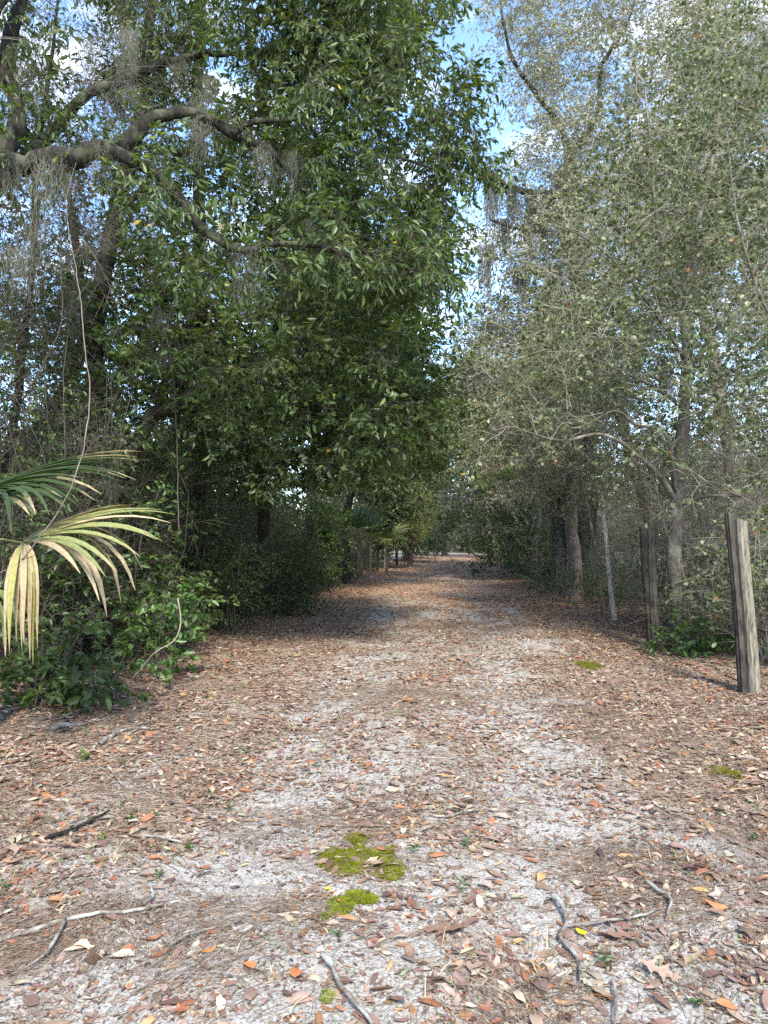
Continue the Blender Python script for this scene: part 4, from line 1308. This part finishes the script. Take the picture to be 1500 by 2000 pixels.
def fence_post(label, bot, top, rad, seed, mat, square=0.0, taper=0.95, cap=0.02):
    r = np.random.default_rng(seed)
    bot = np.asarray(bot, float); top = np.asarray(top, float)
    ax = unit(top - bot)
    b = bot - ax * 0.15
    K, S = 26, 20
    t = np.linspace(0, 1, K)
    a = np.arange(S) / S * 2 * math.pi + r.uniform(0, 6)
    n1 = unit(np.cross(ax, [0, 1, 0])); n2 = np.cross(ax, n1)
    prof = 1 + square * (1 / np.maximum(np.abs(np.cos(a)), np.abs(np.sin(a))) - 1)
    crack = np.ones(S)
    for k in r.choice(S, 3, replace=False):
        crack[k] -= r.uniform(0.10, 0.22)
    prof = prof * (1 + r.normal(0, 0.03, S)) * crack
    V = []
    for i in range(K):
        c = b + (top - b) * t[i] + n1 * 0.008 * math.sin(t[i] * 5 + seed) + n2 * 0.006 * math.cos(t[i] * 4)
        rr = rad * (1 - (1 - taper) * t[i]) * prof * (1 + 0.02 * np.sin(t[i] * 9 + a * 2)) * (1 + r.normal(0, 0.008, S))
        V.append(c + rr[:, None] * (np.cos(a)[:, None] * n1 + np.sin(a)[:, None] * n2))
    topj = r.normal(0, cap, S) * 0.4 + cap * np.cos(a)
    V[-1] = V[-1] + ax[None] * topj[:, None]
    rim = V[-1].mean(0) + (V[-1] - V[-1].mean(0)) * 0.55 - ax * 0.004
    cen = np.repeat(V[-1].mean(0)[None] - ax * 0.015, S, 0) + (V[-1] - V[-1].mean(0)) * 0.02
    V += [rim, cen]
    V = np.array(V)
    idx = np.arange(len(V) * S).reshape(len(V), S); nx = np.roll(idx, -1, 1)
    q = np.stack([idx[:-1], nx[:-1], nx[1:], idx[1:]], -1).reshape(-1, 4)
    g = Geo(); g.add(V.reshape(-1, 3), q, (1, 1, 1))
    o = g.build('fence_post', mat, loc=bot)
    tag(o, label, 'post', 'old wooden fence posts')
    for p_ in o.data.polygons:
        p_.use_smooth = False
    return o


def post_px(label, bx, by, tx, ty, wpx, seed, mat, dback=0.0, **kw):
    p0 = on_ground(bx, by)
    d = p0[1] + dback
    p0 = at(bx, by, d); p0[2] = float(gz(p0[0], p0[1]))
    return fence_post(label, p0, at(tx, ty, d + 0.03), wpx / 2 / F * d, seed, mat, **kw)


post_px('dark squared post, left one of the leaning pair at the right edge', 1455, 1353, 1428, 1005, 21, 1001, M_POST_DARK, -0.02, square=0.6)
post_px('pale rounded post with a black top, right one of the edge pair', 1472, 1357, 1449, 1016, 22, 1002, M_POST_PALE, 0.03, square=0.2)
post_px('shorter dark post, left one of the middle pair', 1270, 1263, 1257, 1031, 14, 1003, M_POST_DARK, 0.06, square=0.5)
post_px('taller dark post, right one of the middle pair', 1280, 1270, 1273, 996, 16, 1004, M_POST_DARK, -0.03, square=0.1)
post_px('thin bleached post leaning left beside a crooked sapling', 1200, 1212, 1178, 1005, 10, 1005, M_POST_WHITE, 0, square=0.1, taper=0.75)
for k, (bx, by, tx, ty, lab) in enumerate([(705, 1127, 703, 1062, 'leftmost dark post beneath the dark green fan palm'), (724, 1122, 724, 1066, 'post just right of the dark fan palm stem'),
                                           (738, 1117, 737, 1060, 'post between the two left fan palms'), (752, 1112, 752, 1072, 'short grey post under the yellowing fan palm'),
                                           (775, 1105, 774, 1070, 'farthest small post before the dead palm skirt')]):
    post_px(lab, bx, by, tx, ty, 5, 1010 + k, M_POST_DARK if k % 2 == 0 else M_POST_PALE)

def wire(label, pts, seed):
    r = np.random.default_rng(seed)
    P, Q = resample(pts, [0.0022] * len(pts), 0.15)
    seg = np.linspace(0, math.pi * (len(pts) - 1), len(P))
    P[:, 2] -= 0.05 * np.abs(np.sin(seg)) + r.normal(0, 0.003, len(P))
    g = Geo(); g.tubes(P, Q, 4, (0.16, 0.12, 0.10))
    o = g.build('fence_wire', M_TWIG, loc=P[0])
    tag(o, label, 'wire')


wire('highest rusty wire strand sagging along the right fence posts', [at(1640, 1060, 6.4), at(1464, 1063, 7.33), at(1274, 1048, 10.3), at(1189, 1050, 13.6)], 1)
wire('lowest rusty wire strand sagging along the right fence posts', [at(1640, 1230, 6.4), at(1470, 1215, 7.33), at(1280, 1158, 10.3), at(1197, 1130, 13.6)], 2)

b = on_ground(1180, 1198)
tree('crooked slender sapling left of the bleached leaning post', b, [([b - np.array([0, 0, 0.05]), at(1172, 1140, b[1]), at(1165, 1085, b[1]), at(1155, 1025, b[1]), at(1141, 960, b[1]), at(1125, 880, b[1]), at(1100, 780, b[1] - 0.3)],
     [0.045, 0.036, 0.03, 0.028, 0.024, 0.018, 0.008])], region(r0, [(1030, 700), (1180, 720), (1220, 900), (1100, 960), (1020, 860)], 12, 15, 70, 14, 0.35), 1021, SP_OAK, PAL_OLIVE, name='sapling', cat='sapling',
     bark=M_BARK_PALE, leaf=M_LEAF_DULL, twig=TWIG_PALE, nspray=2, sides=8)

# moss hung trunks right of the drive
for k, (bx, by, ty, w, lab) in enumerate([(1092, 1160, 880, 15, 'reddish shaggy trunk, left one of the moss hung group'), (1112, 1164, 860, 13, 'middle slim trunk of the moss hung group'), (1128, 1178, 840, 18, 'right grey trunk of the moss hung group')]):
    p0 = on_ground(bx, by); d = p0[1]
    A = region(r0, [(bx - 90, 640), (bx + 90, 640), (bx + 100, 900), (bx - 100, 930)], d - 1.5, d + 1.5, 90, 18, 0.45)
    tree(lab, p0, [([p0 - np.array([0, 0, 0.05]), at(bx + 2, by - 80, d), at(bx - 3, (by + ty) / 2, d), at(bx + 6, ty, d), at(bx + 10, ty - 160, d)], [w / 2 / F * d * 1.1, w / 2 / F * d, w / 2 / F * d * 0.9, w / 2 / F * d * 0.7, 0.02])],
         A, 1040 + k * 3, SP_FINE, PAL_GREY, bark=M_BARK_SHAG, leaf=M_LEAF_DULL, twig=TWIG_GREY, nspray=2, twig_scale=1.8)

# ================================================================== SPANISH MOSS, VINES
def moss_mesh(seed, n=70, length=0.8, wid=0.14, rad=0.0035):
    r = np.random.default_rng(seed)
    K = 8
    t = np.linspace(0, 1, K)
    L_ = length * r.uniform(0.25, 1.0, n)
    a = r.uniform(0, 6.283, n); q = wid * np.sqrt(r.random(n))
    P = np.zeros((n, K, 3))
    P[:, :, 0] = (q * np.cos(a))[:, None] * (1 - 0.45 * t)[None]
    P[:, :, 1] = (q * np.sin(a))[:, None] * (1 - 0.45 * t)[None]
    P[:, :, 2] = -L_[:, None] * t[None]
    P[:, :, :2] += np.cumsum(r.normal(0, 0.027, (n, K, 2)), 1)
    P[:, :, 2] += r.normal(0, 0.02, (n, K))
    g = Geo()
    c = np.array([[0.155, 0.152, 0.122]]) * r.uniform(0.6, 1.5, (n, 1))
    g.tubes(P, np.full((n, K), rad) * np.linspace(1, 0.5, K)[None], 3, c)
    # side curls
    m = n * 5
    i = r.integers(0, n, m); j = r.integers(0, K - 1, m)
    O = P[i, j]
    Q = O[:, None] + np.cumsum(r.normal(0, 0.028, (m, 4, 3)), 1) + np.array([0, 0, -0.02]) * np.arange(4)[None, :, None]
    g.tubes(Q, np.full((m, 4), rad * 0.7), 3, np.repeat(c, 5, 0)[:m])
    return g


def moss_proto(seed, **kw):
    o = moss_mesh(seed, **kw).build('spanish_moss', M_FIBRE)
    return o


protos = {'s': [moss_proto(1101 + k, n=40, length=0.75, wid=0.15, rad=0.0017) for k in range(3)], 'l': [moss_proto(1111 + k, n=70, length=1.5, wid=0.2, rad=0.007) for k in range(3)]}
used = set()


def hang(kind, p, scale, label, group):
    r = ru
    pr = protos[kind][r.integers(0, 3)]
    if pr.name not in used:
        used.add(pr.name); o = pr
    else:
        o = pr.copy(); COL.objects.link(o)
    o.location = p; o.scale = (scale, scale, scale * r.uniform(0.8, 1.3)); o.rotation_euler = (0, 0, r.uniform(0, 6.28))
    tag(o, label, 'moss', group)


for k, (px, py, d) in enumerate([(245, 60, 7.6), (240, 170, 7.5), (205, 285, 7.1), (215, 300, 7.1), (130, 310, 7.1), (30, 320, 7.1), (60, 312, 7.05), (395, 235, 7.5), (500, 290, 7.6), (540, 300, 7.7), (480, 485, 7.1), (505, 520, 8.5),
                                 (315, 610, 9), (310, 690, 9), (30, 120, 7.5), (150, 80, 7.6), (90, 180, 7.8), (20, 480, 7.4), (70, 420, 7.4), (340, 120, 8.6), (410, 180, 8.0), (420, 150, 7.9), (140, 560, 9), (270, 60, 8), (600, 430, 8), (560, 560, 9.5)]):
    hang('s', at(px + ru.normal(0, 15), py, d), ru.uniform(0.45, 0.95), 'grey strand clump of hanging moss in the left tree tops', 'hanging moss tufts on the left trees')
for k, (px, py, d) in enumerate([(1000, 370, 22), (960, 340, 21.6), (1040, 378, 22.4), (1075, 380, 22.8), (985, 430, 21.8), (1030, 440, 22), (1060, 420, 22.4), (1110, 440, 22.8), (1100, 340, 22.8), (1140, 470, 22.5), (1090, 520, 22),
                                 (1020, 520, 22), (950, 480, 21.5), (1150, 560, 20), (1200, 520, 18), (1040, 680, 24), (1075, 720, 22), (1000, 760, 26), (930, 700, 30), (1110, 780, 20), (1150, 840, 17), (1085, 860, 19.5), (1070, 920, 19.5),
                                 (1095, 950, 19.5), (1120, 930, 19), (1130, 980, 18.5), (1085, 1000, 19.8), (1105, 1010, 19.3), (1150, 960, 18), (950, 800, 32), (900, 760, 34), (980, 850, 30), (1240, 620, 16), (1300, 700, 15), (1060, 560, 23)]):
    hang('l', at(px, py, d), ru.uniform(0.7, 1.25), 'grey veil of hanging moss draped in the right trees', 'hanging moss veils on the right trees')


def vine(label, pts, rad, col=(0.30, 0.26, 0.20), name='vine'):
    pts = pix(pts)
    P, Q = resample(pts, [rad] * len(pts), 0.06)
    P = P + np.cumsum(np.random.default_rng(len(P)).normal(0, 0.0035, P.shape), 0)
    Q = Q * (1 + 0.12 * np.sin(np.arange(len(Q)) * 1.3)) * np.linspace(0.45, 1, len(Q))
    g = Geo(); g.tubes(P, Q, 6, col)
    o = g.build(name, M_TWIG, loc=pts[-1], smooth_=True)
    tag(o, label, 'vine')


vine('long pale vine hanging down past the palmetto fronds', [(150, 318, 7.1), (128, 400, 6.4), (146, 505, 5.6), (160, 600, 5.3), (166, 680, 5.2), (176, 760, 5.1), (168, 840, 5.0), (160, 890, 4.95), (130, 970, 4.9), (85, 1040, 4.9), (20, 1105, 4.95), (-60, 1130, 5.1)], 0.0046, (0.15, 0.13, 0.105))
vine('thin dark vine dangling from the bent limb at upper left', [(110, 315, 7.1), (118, 420, 7.1), (122, 520, 7.2), (120, 640, 7.3), (60, 760, 7.4)], 0.008, (0.06, 0.05, 0.04))
vine('thin grey vine climbing beside the leaning dark trunk', [(262, 250, 7.3), (250, 420, 7.6), (300, 560, 8.2), (330, 700, 8.6), (345, 860, 8.9), (350, 1040, 9.0)], 0.007, (0.12, 0.10, 0.08))
vine('bent vine arching low over the litter at the left edge', [(255, 1330, 7.0), (300, 1275, 7.1), (340, 1250, 7.2), (352, 1215, 7.3), (345, 1170, 7.5)], 0.008, (0.22, 0.18, 0.14))

# ================================================================== GROUND DETAIL
def moss_patch(label, ells, seed, col, n=5200, hb=0.012):
    r = np.random.default_rng(seed)
    g = Geo()
    E = []
    for (cx, cy, rx, ry) in ells:
        c = on_ground(cx, cy); ex = on_ground(cx + rx, cy); ey = on_ground(cx, cy - ry)
        E.append((c[0], c[1], abs(ex[0] - c[0]), abs(ey[1] - c[1])))
    w = np.array([e[2] * e[3] for e in E]); i = r.choice(len(E), n, p=w / w.sum())
    E = np.array(E)
    a = r.uniform(0, 6.283, n); q = np.sqrt(r.random(n)) * (1 + 0.28 * np.sin(a * 3 + i) + 0.12 * np.sin(a * 7 + 2 * i))
    x = E[i, 0] + q * E[i, 2] * np.cos(a); y = E[i, 1] + q * E[i, 3] * np.sin(a)
    keep = fbm(x * 17, y * 17, 3, 4) + 0.42 * (1 - q) > 0.50
    x, y, q = x[keep], y[keep], q[keep]; n = len(x)
    dome = 0.012 * np.clip(1 - q, 0, 1) + 0.006 * fbm(x * 40, y * 40, 2, 2)
    B = np.stack([x, y, gz(x, y) - 0.002], 1)
    D = unit(np.stack([r.normal(0, 0.5, n), r.normal(0, 0.5, n), np.ones(n)], 1))
    h = (hb * r.uniform(0.5, 1.2, n) + dome)
    T = B + D * h[:, None]
    s = unit(np.stack([r.normal(0, 1, n), r.normal(0, 1, n), np.zeros(n)], 1)) * 0.0032
    V = np.stack([B - s, B + s, T + s * 0.35, T - s * 0.35], 1)
    idx = (np.arange(n) * 4)[:, None] + np.arange(4)[None]
    tone = fbm(x * 25, y * 25, 5, 3)[:, None]
    c = np.array([col]) * (0.55 + 0.9 * tone) * r.uniform(0.7, 1.3, (n, 1)) * (1 + r.normal(0, 0.06, (n, 3)))
    g.add(V, idx, np.clip(c, 0.005, 1))
    o = g.build('moss_patch', M_MOSS, loc=(E[0, 0], E[0, 1], float(gz(E[0, 0], E[0, 1]))))
    tag(o, label, 'moss patch', 'patches of green moss on the sand')
    return o


MOSS = (0.155, 0.168, 0.012)
moss_patch('largest green moss patch with a lobed leaf lying on it', [(700, 1641, 24, 14), (655, 1674, 42, 18), (690, 1694, 50, 22), (745, 1678, 48, 26), (762, 1702, 28, 24), (700, 1668, 50, 14), (650, 1695, 24, 12)], 1201, MOSS, 17000)
moss_patch('smaller green moss patch in front of the largest one', [(690, 1756, 32, 15), (720, 1762, 26, 10), (662, 1778, 30, 12), (634, 1793, 9, 6), (672, 1765, 30, 14)], 1203, (0.16, 0.185, 0.018), 9000)
moss_patch('olive moss patch near the right edge of the drive foreground', [(1415, 1509, 28, 11), (1440, 1515, 14, 6), (1395, 1512, 12, 5)], 1205, (0.155, 0.145, 0.02), 6500)
moss_patch('distant olive moss patch left of the post pair', [(1145, 1299, 22, 6), (1165, 1303, 12, 3)], 1207, (0.15, 0.15, 0.02), 6500, 0.02)
moss_patch('faint thin moss patch at the bottom of the photo', [(640, 1955, 18, 9), (640, 1945, 12, 8)], 1209, (0.22, 0.24, 0.07), 900)


def stick(label, chains, rads, seed, mat=None, lift=0.026):
    r = np.random.default_rng(seed)
    g = Geo()
    loc = None
    for ch, rd in zip(chains, rads):
        pts = [on_ground(px, py, lift) for px, py in ch]
        if loc is None:
            loc = pts[0]
        P, Q = rough_limb(r, pts, np.linspace(rd, rd * 0.5, len(pts)), 0.03, 1.1)
        Q = Q * (1 + np.where(r.random(len(Q)) < 0.12, r.uniform(0.15, 0.45, len(Q)), 0))
        P[:, 2] = np.maximum(P[:, 2], gz(P[:, 0], P[:, 1]) + 0.012 + Q * 0.7)
        Q[0] *= 0.4; Q[-1] *= 0.2
        g.tubes(P, Q, 8, (1, 1, 1))
    o = g.build('stick', mat or M_STICK, loc=loc, smooth_=True)
    tag(o, label, 'stick', 'sticks fallen on the drive')


stick('long forked pale stick at the lower left', [[(-20, 1838), (60, 1812), (120, 1795), (180, 1783), (245, 1778), (300, 1768), (352, 1758)], [(128, 1794), (105, 1835), (80, 1868), (45, 1892)], [(280, 1770), (300, 1745), (292, 1722)]], [0.010, 0.008, 0.009], 1301)
stick('whitish lichen covered stick lying in litter at the left', [[(192, 1452), (215, 1436), (245, 1424), (285, 1420), (302, 1424)]], [0.017], 1303)
stick('grey bark chunk left of the lichen covered stick', [[(95, 1424), (125, 1416), (165, 1414)]], [0.024], 1304)
stick('dark straight stick pointing right in the left foreground', [[(92, 1636), (150, 1614), (190, 1596), (217, 1582)]], [0.011], 1305, M_BARK)
stick('short pale stick below the dark straight one', [[(285, 1629), (320, 1637), (360, 1646)]], [0.007], 1307)
stick('thin pale twig slanting in the leaf litter at left', [[(210, 1497), (228, 1516), (246, 1542)]], [0.006], 1309)
stick('thin twig right of the slanting pale twig', [[(300, 1528), (312, 1548), (326, 1570)]], [0.005], 1311)
stick('slim curved twig right of the long forked stick', [[(330, 1848), (362, 1825), (420, 1811)]], [0.006], 1313)
stick('crooked grey stick with one long side branch at lower right', [[(1072, 1748), (1094, 1776), (1104, 1806), (1096, 1828), (1118, 1858), (1132, 1885), (1132, 1918)], [(1108, 1809), (1150, 1803), (1200, 1794), (1250, 1785), (1290, 1773)], [(1130, 1808), (1150, 1818), (1168, 1830)]], [0.010, 0.008, 0.004], 1315)
stick('pale straight stick lying across the middle of the drive', [[(866, 1593), (905, 1584), (962, 1579)]], [0.008], 1317)
stick('thick brown stick running off the bottom of the photo', [[(628, 1862), (648, 1880), (668, 1925), (700, 1965), (735, 2012)]], [0.0095], 1319, M_STICK)
stick('bent stick right of the long side branch', [[(1262, 1718), (1290, 1738), (1310, 1757), (1302, 1792)]], [0.009], 1321)
stick('thin upright looking twig near the bottom right edge', [[(1196, 1912), (1199, 1950), (1197, 2012)]], [0.006], 1323)
stick('slender twig lying left of the moss patches', [[(340, 1398), (380, 1394), (430, 1396)]], [0.008], 1325)

# lobed and coloured single leaves
def lobed_leaf(label, px, py, size, yaw, seed, col, tilt=0.2):
    r = np.random.default_rng(seed)
    # outline of a turkey-oak leaf: midrib with pointed side lobes
    half = [(0.0, 0.02), (0.12, 0.05), (0.2, 0.10), (0.28, 0.30), (0.36, 0.10), (0.46, 0.09), (0.58, 0.38), (0.64, 0.10), (0.74, 0.09), (0.86, 0.22), (0.88, 0.08), (1.0, 0.01)]
    xs = np.array([h[0] for h in half]) - 0.5; ys = np.array([h[1] for h in half])
    xs2 = xs + np.where(ys > 0.18, 0.06, 0)
    z = 0.25 * xs ** 2 + r.normal(0, 0.01, len(xs))
    up = np.stack([xs2, ys, z + 0.35 * ys ** 1.0 * r.uniform(0.1, 0.7)], 1); md = np.stack([xs, 0 * xs, z], 1); dn = np.stack([xs2, -ys, z + 0.3 * ys * r.uniform(-0.1, 0.6)], 1)
    V = np.stack([up, md, dn], 1) * size
    Rm = rot_frames(np.array([yaw]), np.array([tilt]), np.array([r.normal(0, 0.2)]))[0]
    p0 = on_ground(px, py, 0.012)
    V = V.reshape(-1, 3) @ Rm.T
    V[:, 2] -= V[:, 2].min() * 0.9
    V = V + p0
    idx = np.arange(len(xs) * 3).reshape(-1, 3)
    q = np.concatenate([np.stack([idx[:-1, 0], idx[:-1, 1], idx[1:, 1], idx[1:, 0]], -1), np.stack([idx[:-1, 1], idx[:-1, 2], idx[1:, 2], idx[1:, 1]], -1)])
    g = Geo(); g.add(V, q, np.array(col))
    tag(g.build('fallen_leaf', M_LITTER, loc=p0), label, 'leaf', 'single fallen leaves')


def plain_leaf(label, px, py, size, yaw, seed, col, w=1.3):
    r = np.random.default_rng(seed)
    T = dry_leaf_templates(1, r)[0] * np.array([1, w, 1])
    Rm = rot_frames(np.array([yaw]), np.array([r.normal(0.1, 0.1)]), np.array([r.normal(0, 0.15)]))[0]
    p0 = on_ground(px, py, 0.014)
    V = (T * size) @ Rm.T
    V[:, 2] -= V[:, 2].min()
    g = Geo(); g.add(V + p0, LQ, np.array(col))
    tag(g.build('fallen_leaf', M_LITTER, loc=p0), label, 'leaf', 'single fallen leaves')


lobed_leaf('tan lobed oak leaf lying on the largest moss patch', 735, 1690, 0.16, 1.9, 1401, (0.40, 0.29, 0.19), 0.25)
lobed_leaf('brown lobed leaf left of the dark straight stick', 22, 1684, 0.13, 2.6, 1403, (0.34, 0.20, 0.12))
lobed_leaf('brown lobed leaf cluster piece right of the crooked grey stick', 1215, 1830, 0.17, 0.4, 1405, (0.24, 0.14, 0.10))
lobed_leaf('big dull brown lobed leaf left of the crooked grey stick', 870, 1820, 0.18, 3.0, 1407, (0.22, 0.13, 0.09))
lobed_leaf('dull lobed leaf right of the thin upright twig', 1290, 1900, 0.15, -0.5, 1409, (0.30, 0.21, 0.16))
lobed_leaf('brown lobed leaf on the litter above the lichen stick', 320, 1418, 0.15, 0.3, 1411, (0.33, 0.20, 0.11))
plain_leaf('bright yellow leaf beside the crooked grey stick', 1135, 1821, 0.06, 1.8, 1413, (0.62, 0.50, 0.03), 1.6)
plain_leaf('small yellow leaf between the two near moss patches', 641, 1736, 0.045, 1.4, 1415, (0.60, 0.52, 0.04), 1.6)
plain_leaf('pale yellow leaf left of the largest moss patch', 478, 1688, 0.04, 0.5, 1417, (0.52, 0.46, 0.06), 1.6)
plain_leaf('orange brown oval leaf on bare sand at the bottom left', 487, 1886, 0.062, 2.2, 1419, (0.45, 0.17, 0.06), 1.5)
plain_leaf('narrow orange leaf on bare sand right of the oval one', 580, 1903, 0.085, 1.9, 1421, (0.42, 0.15, 0.05))
plain_leaf('long orange leaf lying below the smaller moss patch', 675, 1796, 0.085, 0.05, 1423, (0.44, 0.20, 0.08), 0.8)
plain_leaf('large pale tan oval leaf at the lower left', 164, 1852, 0.075, 0.2, 1425, (0.56, 0.44, 0.28), 1.5)
plain_leaf('orange leaf lying left of the bare sand at the bottom', 406, 1858, 0.075, 0.8, 1427, (0.46, 0.17, 0.05), 1.2)
plain_leaf('glossy orange leaf at the right beyond the long side branch', 1400, 1771, 0.085, -0.6, 1429, (0.44, 0.17, 0.07))
plain_leaf('orange leaf at the far right of the foreground sand', 1422, 1966, 0.075, -0.4, 1431, (0.42, 0.17, 0.07))
plain_leaf('pale curled leaf near the bottom right', 1148, 1922, 0.075, 2.0, 1433, (0.54, 0.46, 0.37), 1.2)


def seedling(label, px, py, h, n, seed, col=(0.10, 0.19, 0.05), ll=0.05):
    r = np.random.default_rng(seed)
    p0 = on_ground(px, py, 0)
    root = thing('seedling', label, 'seedling', p0, 'green seedlings in the litter')
    e = p0 + np.array([r.normal(0, 0.01), r.normal(0, 0.01), h])
    g = Geo(); g.tubes(np.array([p0 - [0, 0, 0.01], (p0 + e) / 2 + [0.003, 0, 0], e]), np.array([0.0022, 0.0018, 0.0012]), 5, (0.12, 0.14, 0.05))
    g.build('stem', M_TWIG, root)
    t = np.linspace(0.35, 1, n)[:, None]
    B = p0 * (1 - t) + e * t
    a = np.arange(n) * 2.4 + r.uniform(0, 6)
    D = unit(np.stack([np.cos(a), np.sin(a), r.uniform(0.1, 0.7, n)], 1))
    Nn = unit(np.stack([r.normal(0, 0.2, n), r.normal(0, 0.2, n), np.ones(n)], 1))
    gl = Geo(); V = leaf6(B, D, Nn, ll * r.uniform(0.7, 1.2, n), ll * 0.2 * r.uniform(0.8, 1.2, n), 0.3, r.uniform(0, 0.4, (n, 1)))
    idx = (np.arange(n) * 6)[:, None, None] + FQ[None]
    gl.add(V, idx, np.repeat(np.array([col]) * r.uniform(0.8, 1.3, (n, 1)), 2, 0))
    gl.build('leaves', M_LEAF, root)


for k, (px, py, h, n, lab) in enumerate([
        (198, 1648, 0.05, 7, 'bright green seedling below the dark straight stick'), (250, 1610, 0.045, 6, 'dark green seedling at the end of the dark straight stick'),
        (300, 1600, 0.03, 5, 'tiny seedling right of the dark straight stick'), (365, 1665, 0.04, 6, 'seedling right of the short pale stick'),
        (240, 1500, 0.06, 7, 'seedling beside the slanting pale twig'), (165, 1490, 0.09, 9, 'taller yellow green seedling in the left litter'),
        (65, 1500, 0.06, 6, 'seedling at the left edge under the shrubs'), (443, 1587, 0.06, 5, 'seedling on the left wheel track'),
        (478, 1475, 0.05, 6, 'distant seedling on the left of the drive'), (905, 1745, 0.07, 5, 'upright green seedling right of the moss patches'),
        (910, 1655, 0.04, 6, 'small seedling beyond the upright one'), (808, 1670, 0.045, 7, 'leafy seedling touching the right side of the largest moss'),
        (1180, 1890, 0.05, 6, 'seedling right of the crooked grey stick'), (1240, 1800, 0.03, 4, 'dark seedling under the long side branch'),
        (1470, 1645, 0.05, 6, 'seedling at the right edge of the foreground'), (1365, 1970, 0.03, 5, 'seedling at the bottom right corner'),
        (310, 1718, 0.035, 5, 'seedling above the long forked stick'), (8, 1740, 0.05, 5, 'seedling at the left border above the long forked stick'),
        (665, 1830, 0.025, 5, 'small seedling below the smaller moss patch'), (620, 1500, 0.04, 5, 'lone seedling in the middle of the drive')]):
    seedling(lab, px, py, h * 0.85, n, 1500 + k, (0.10, 0.17, 0.035) if k in (0, 5) else (0.055, 0.10, 0.03), 0.036 if k != 5 else 0.05)

# sparse grass blades in the litter
def grass():
    r = np.random.default_rng(77)
    n = 9000
    y = 1.6 * (26 / 1.6) ** r.random(n); x = r.uniform(-3.2, 3.2, n) + centre(y)
    k = fbm(x * 2.2 + 9, y * 2.2, 6, 3) + 0.12 * smooth(1.2, 2.6, np.abs(x - centre(y))) > 0.60
    x, y = x[k], y[k]; n = len(x)
    B = np.stack([x, y, gz(x, y)], 1)
    D = unit(np.stack([r.normal(0, 0.6, n), r.normal(0, 0.6, n), np.ones(n)], 1))
    h = r.uniform(0.02, 0.07, n)[:, None]
    s = unit(np.stack([r.normal(0, 1, n), r.normal(0, 1, n), np.zeros(n)], 1)) * 0.002
    T = B + D * h; T[:, :2] += D[:, :2] * h * 0.5
    M_ = (B + T) / 2 + np.array([0, 0, 0.006])
    V = np.stack([B - s, B + s, M_ - s * .9, M_ + s * .9, T - s * 0.2, T + s * 0.2], 1)
    idx = (np.arange(n) * 6)[:, None, None] + np.array([[0, 1, 3, 2], [2, 3, 5, 4]])[None]
    c = np.where((r.random(n) < 0.6)[:, None], np.array([[0.11, 0.17, 0.05]]), np.array([[0.34, 0.30, 0.16]])) * r.uniform(0.7, 1.3, (n, 1))
    g = Geo(); g.add(V, idx, np.repeat(c, 2, 0))
    tag(g.build('grass', M_LITTER), 'sparse thin grass blades growing through the litter', 'grass', kind='stuff')


grass()

for o in THINGS:
    del o['_o']
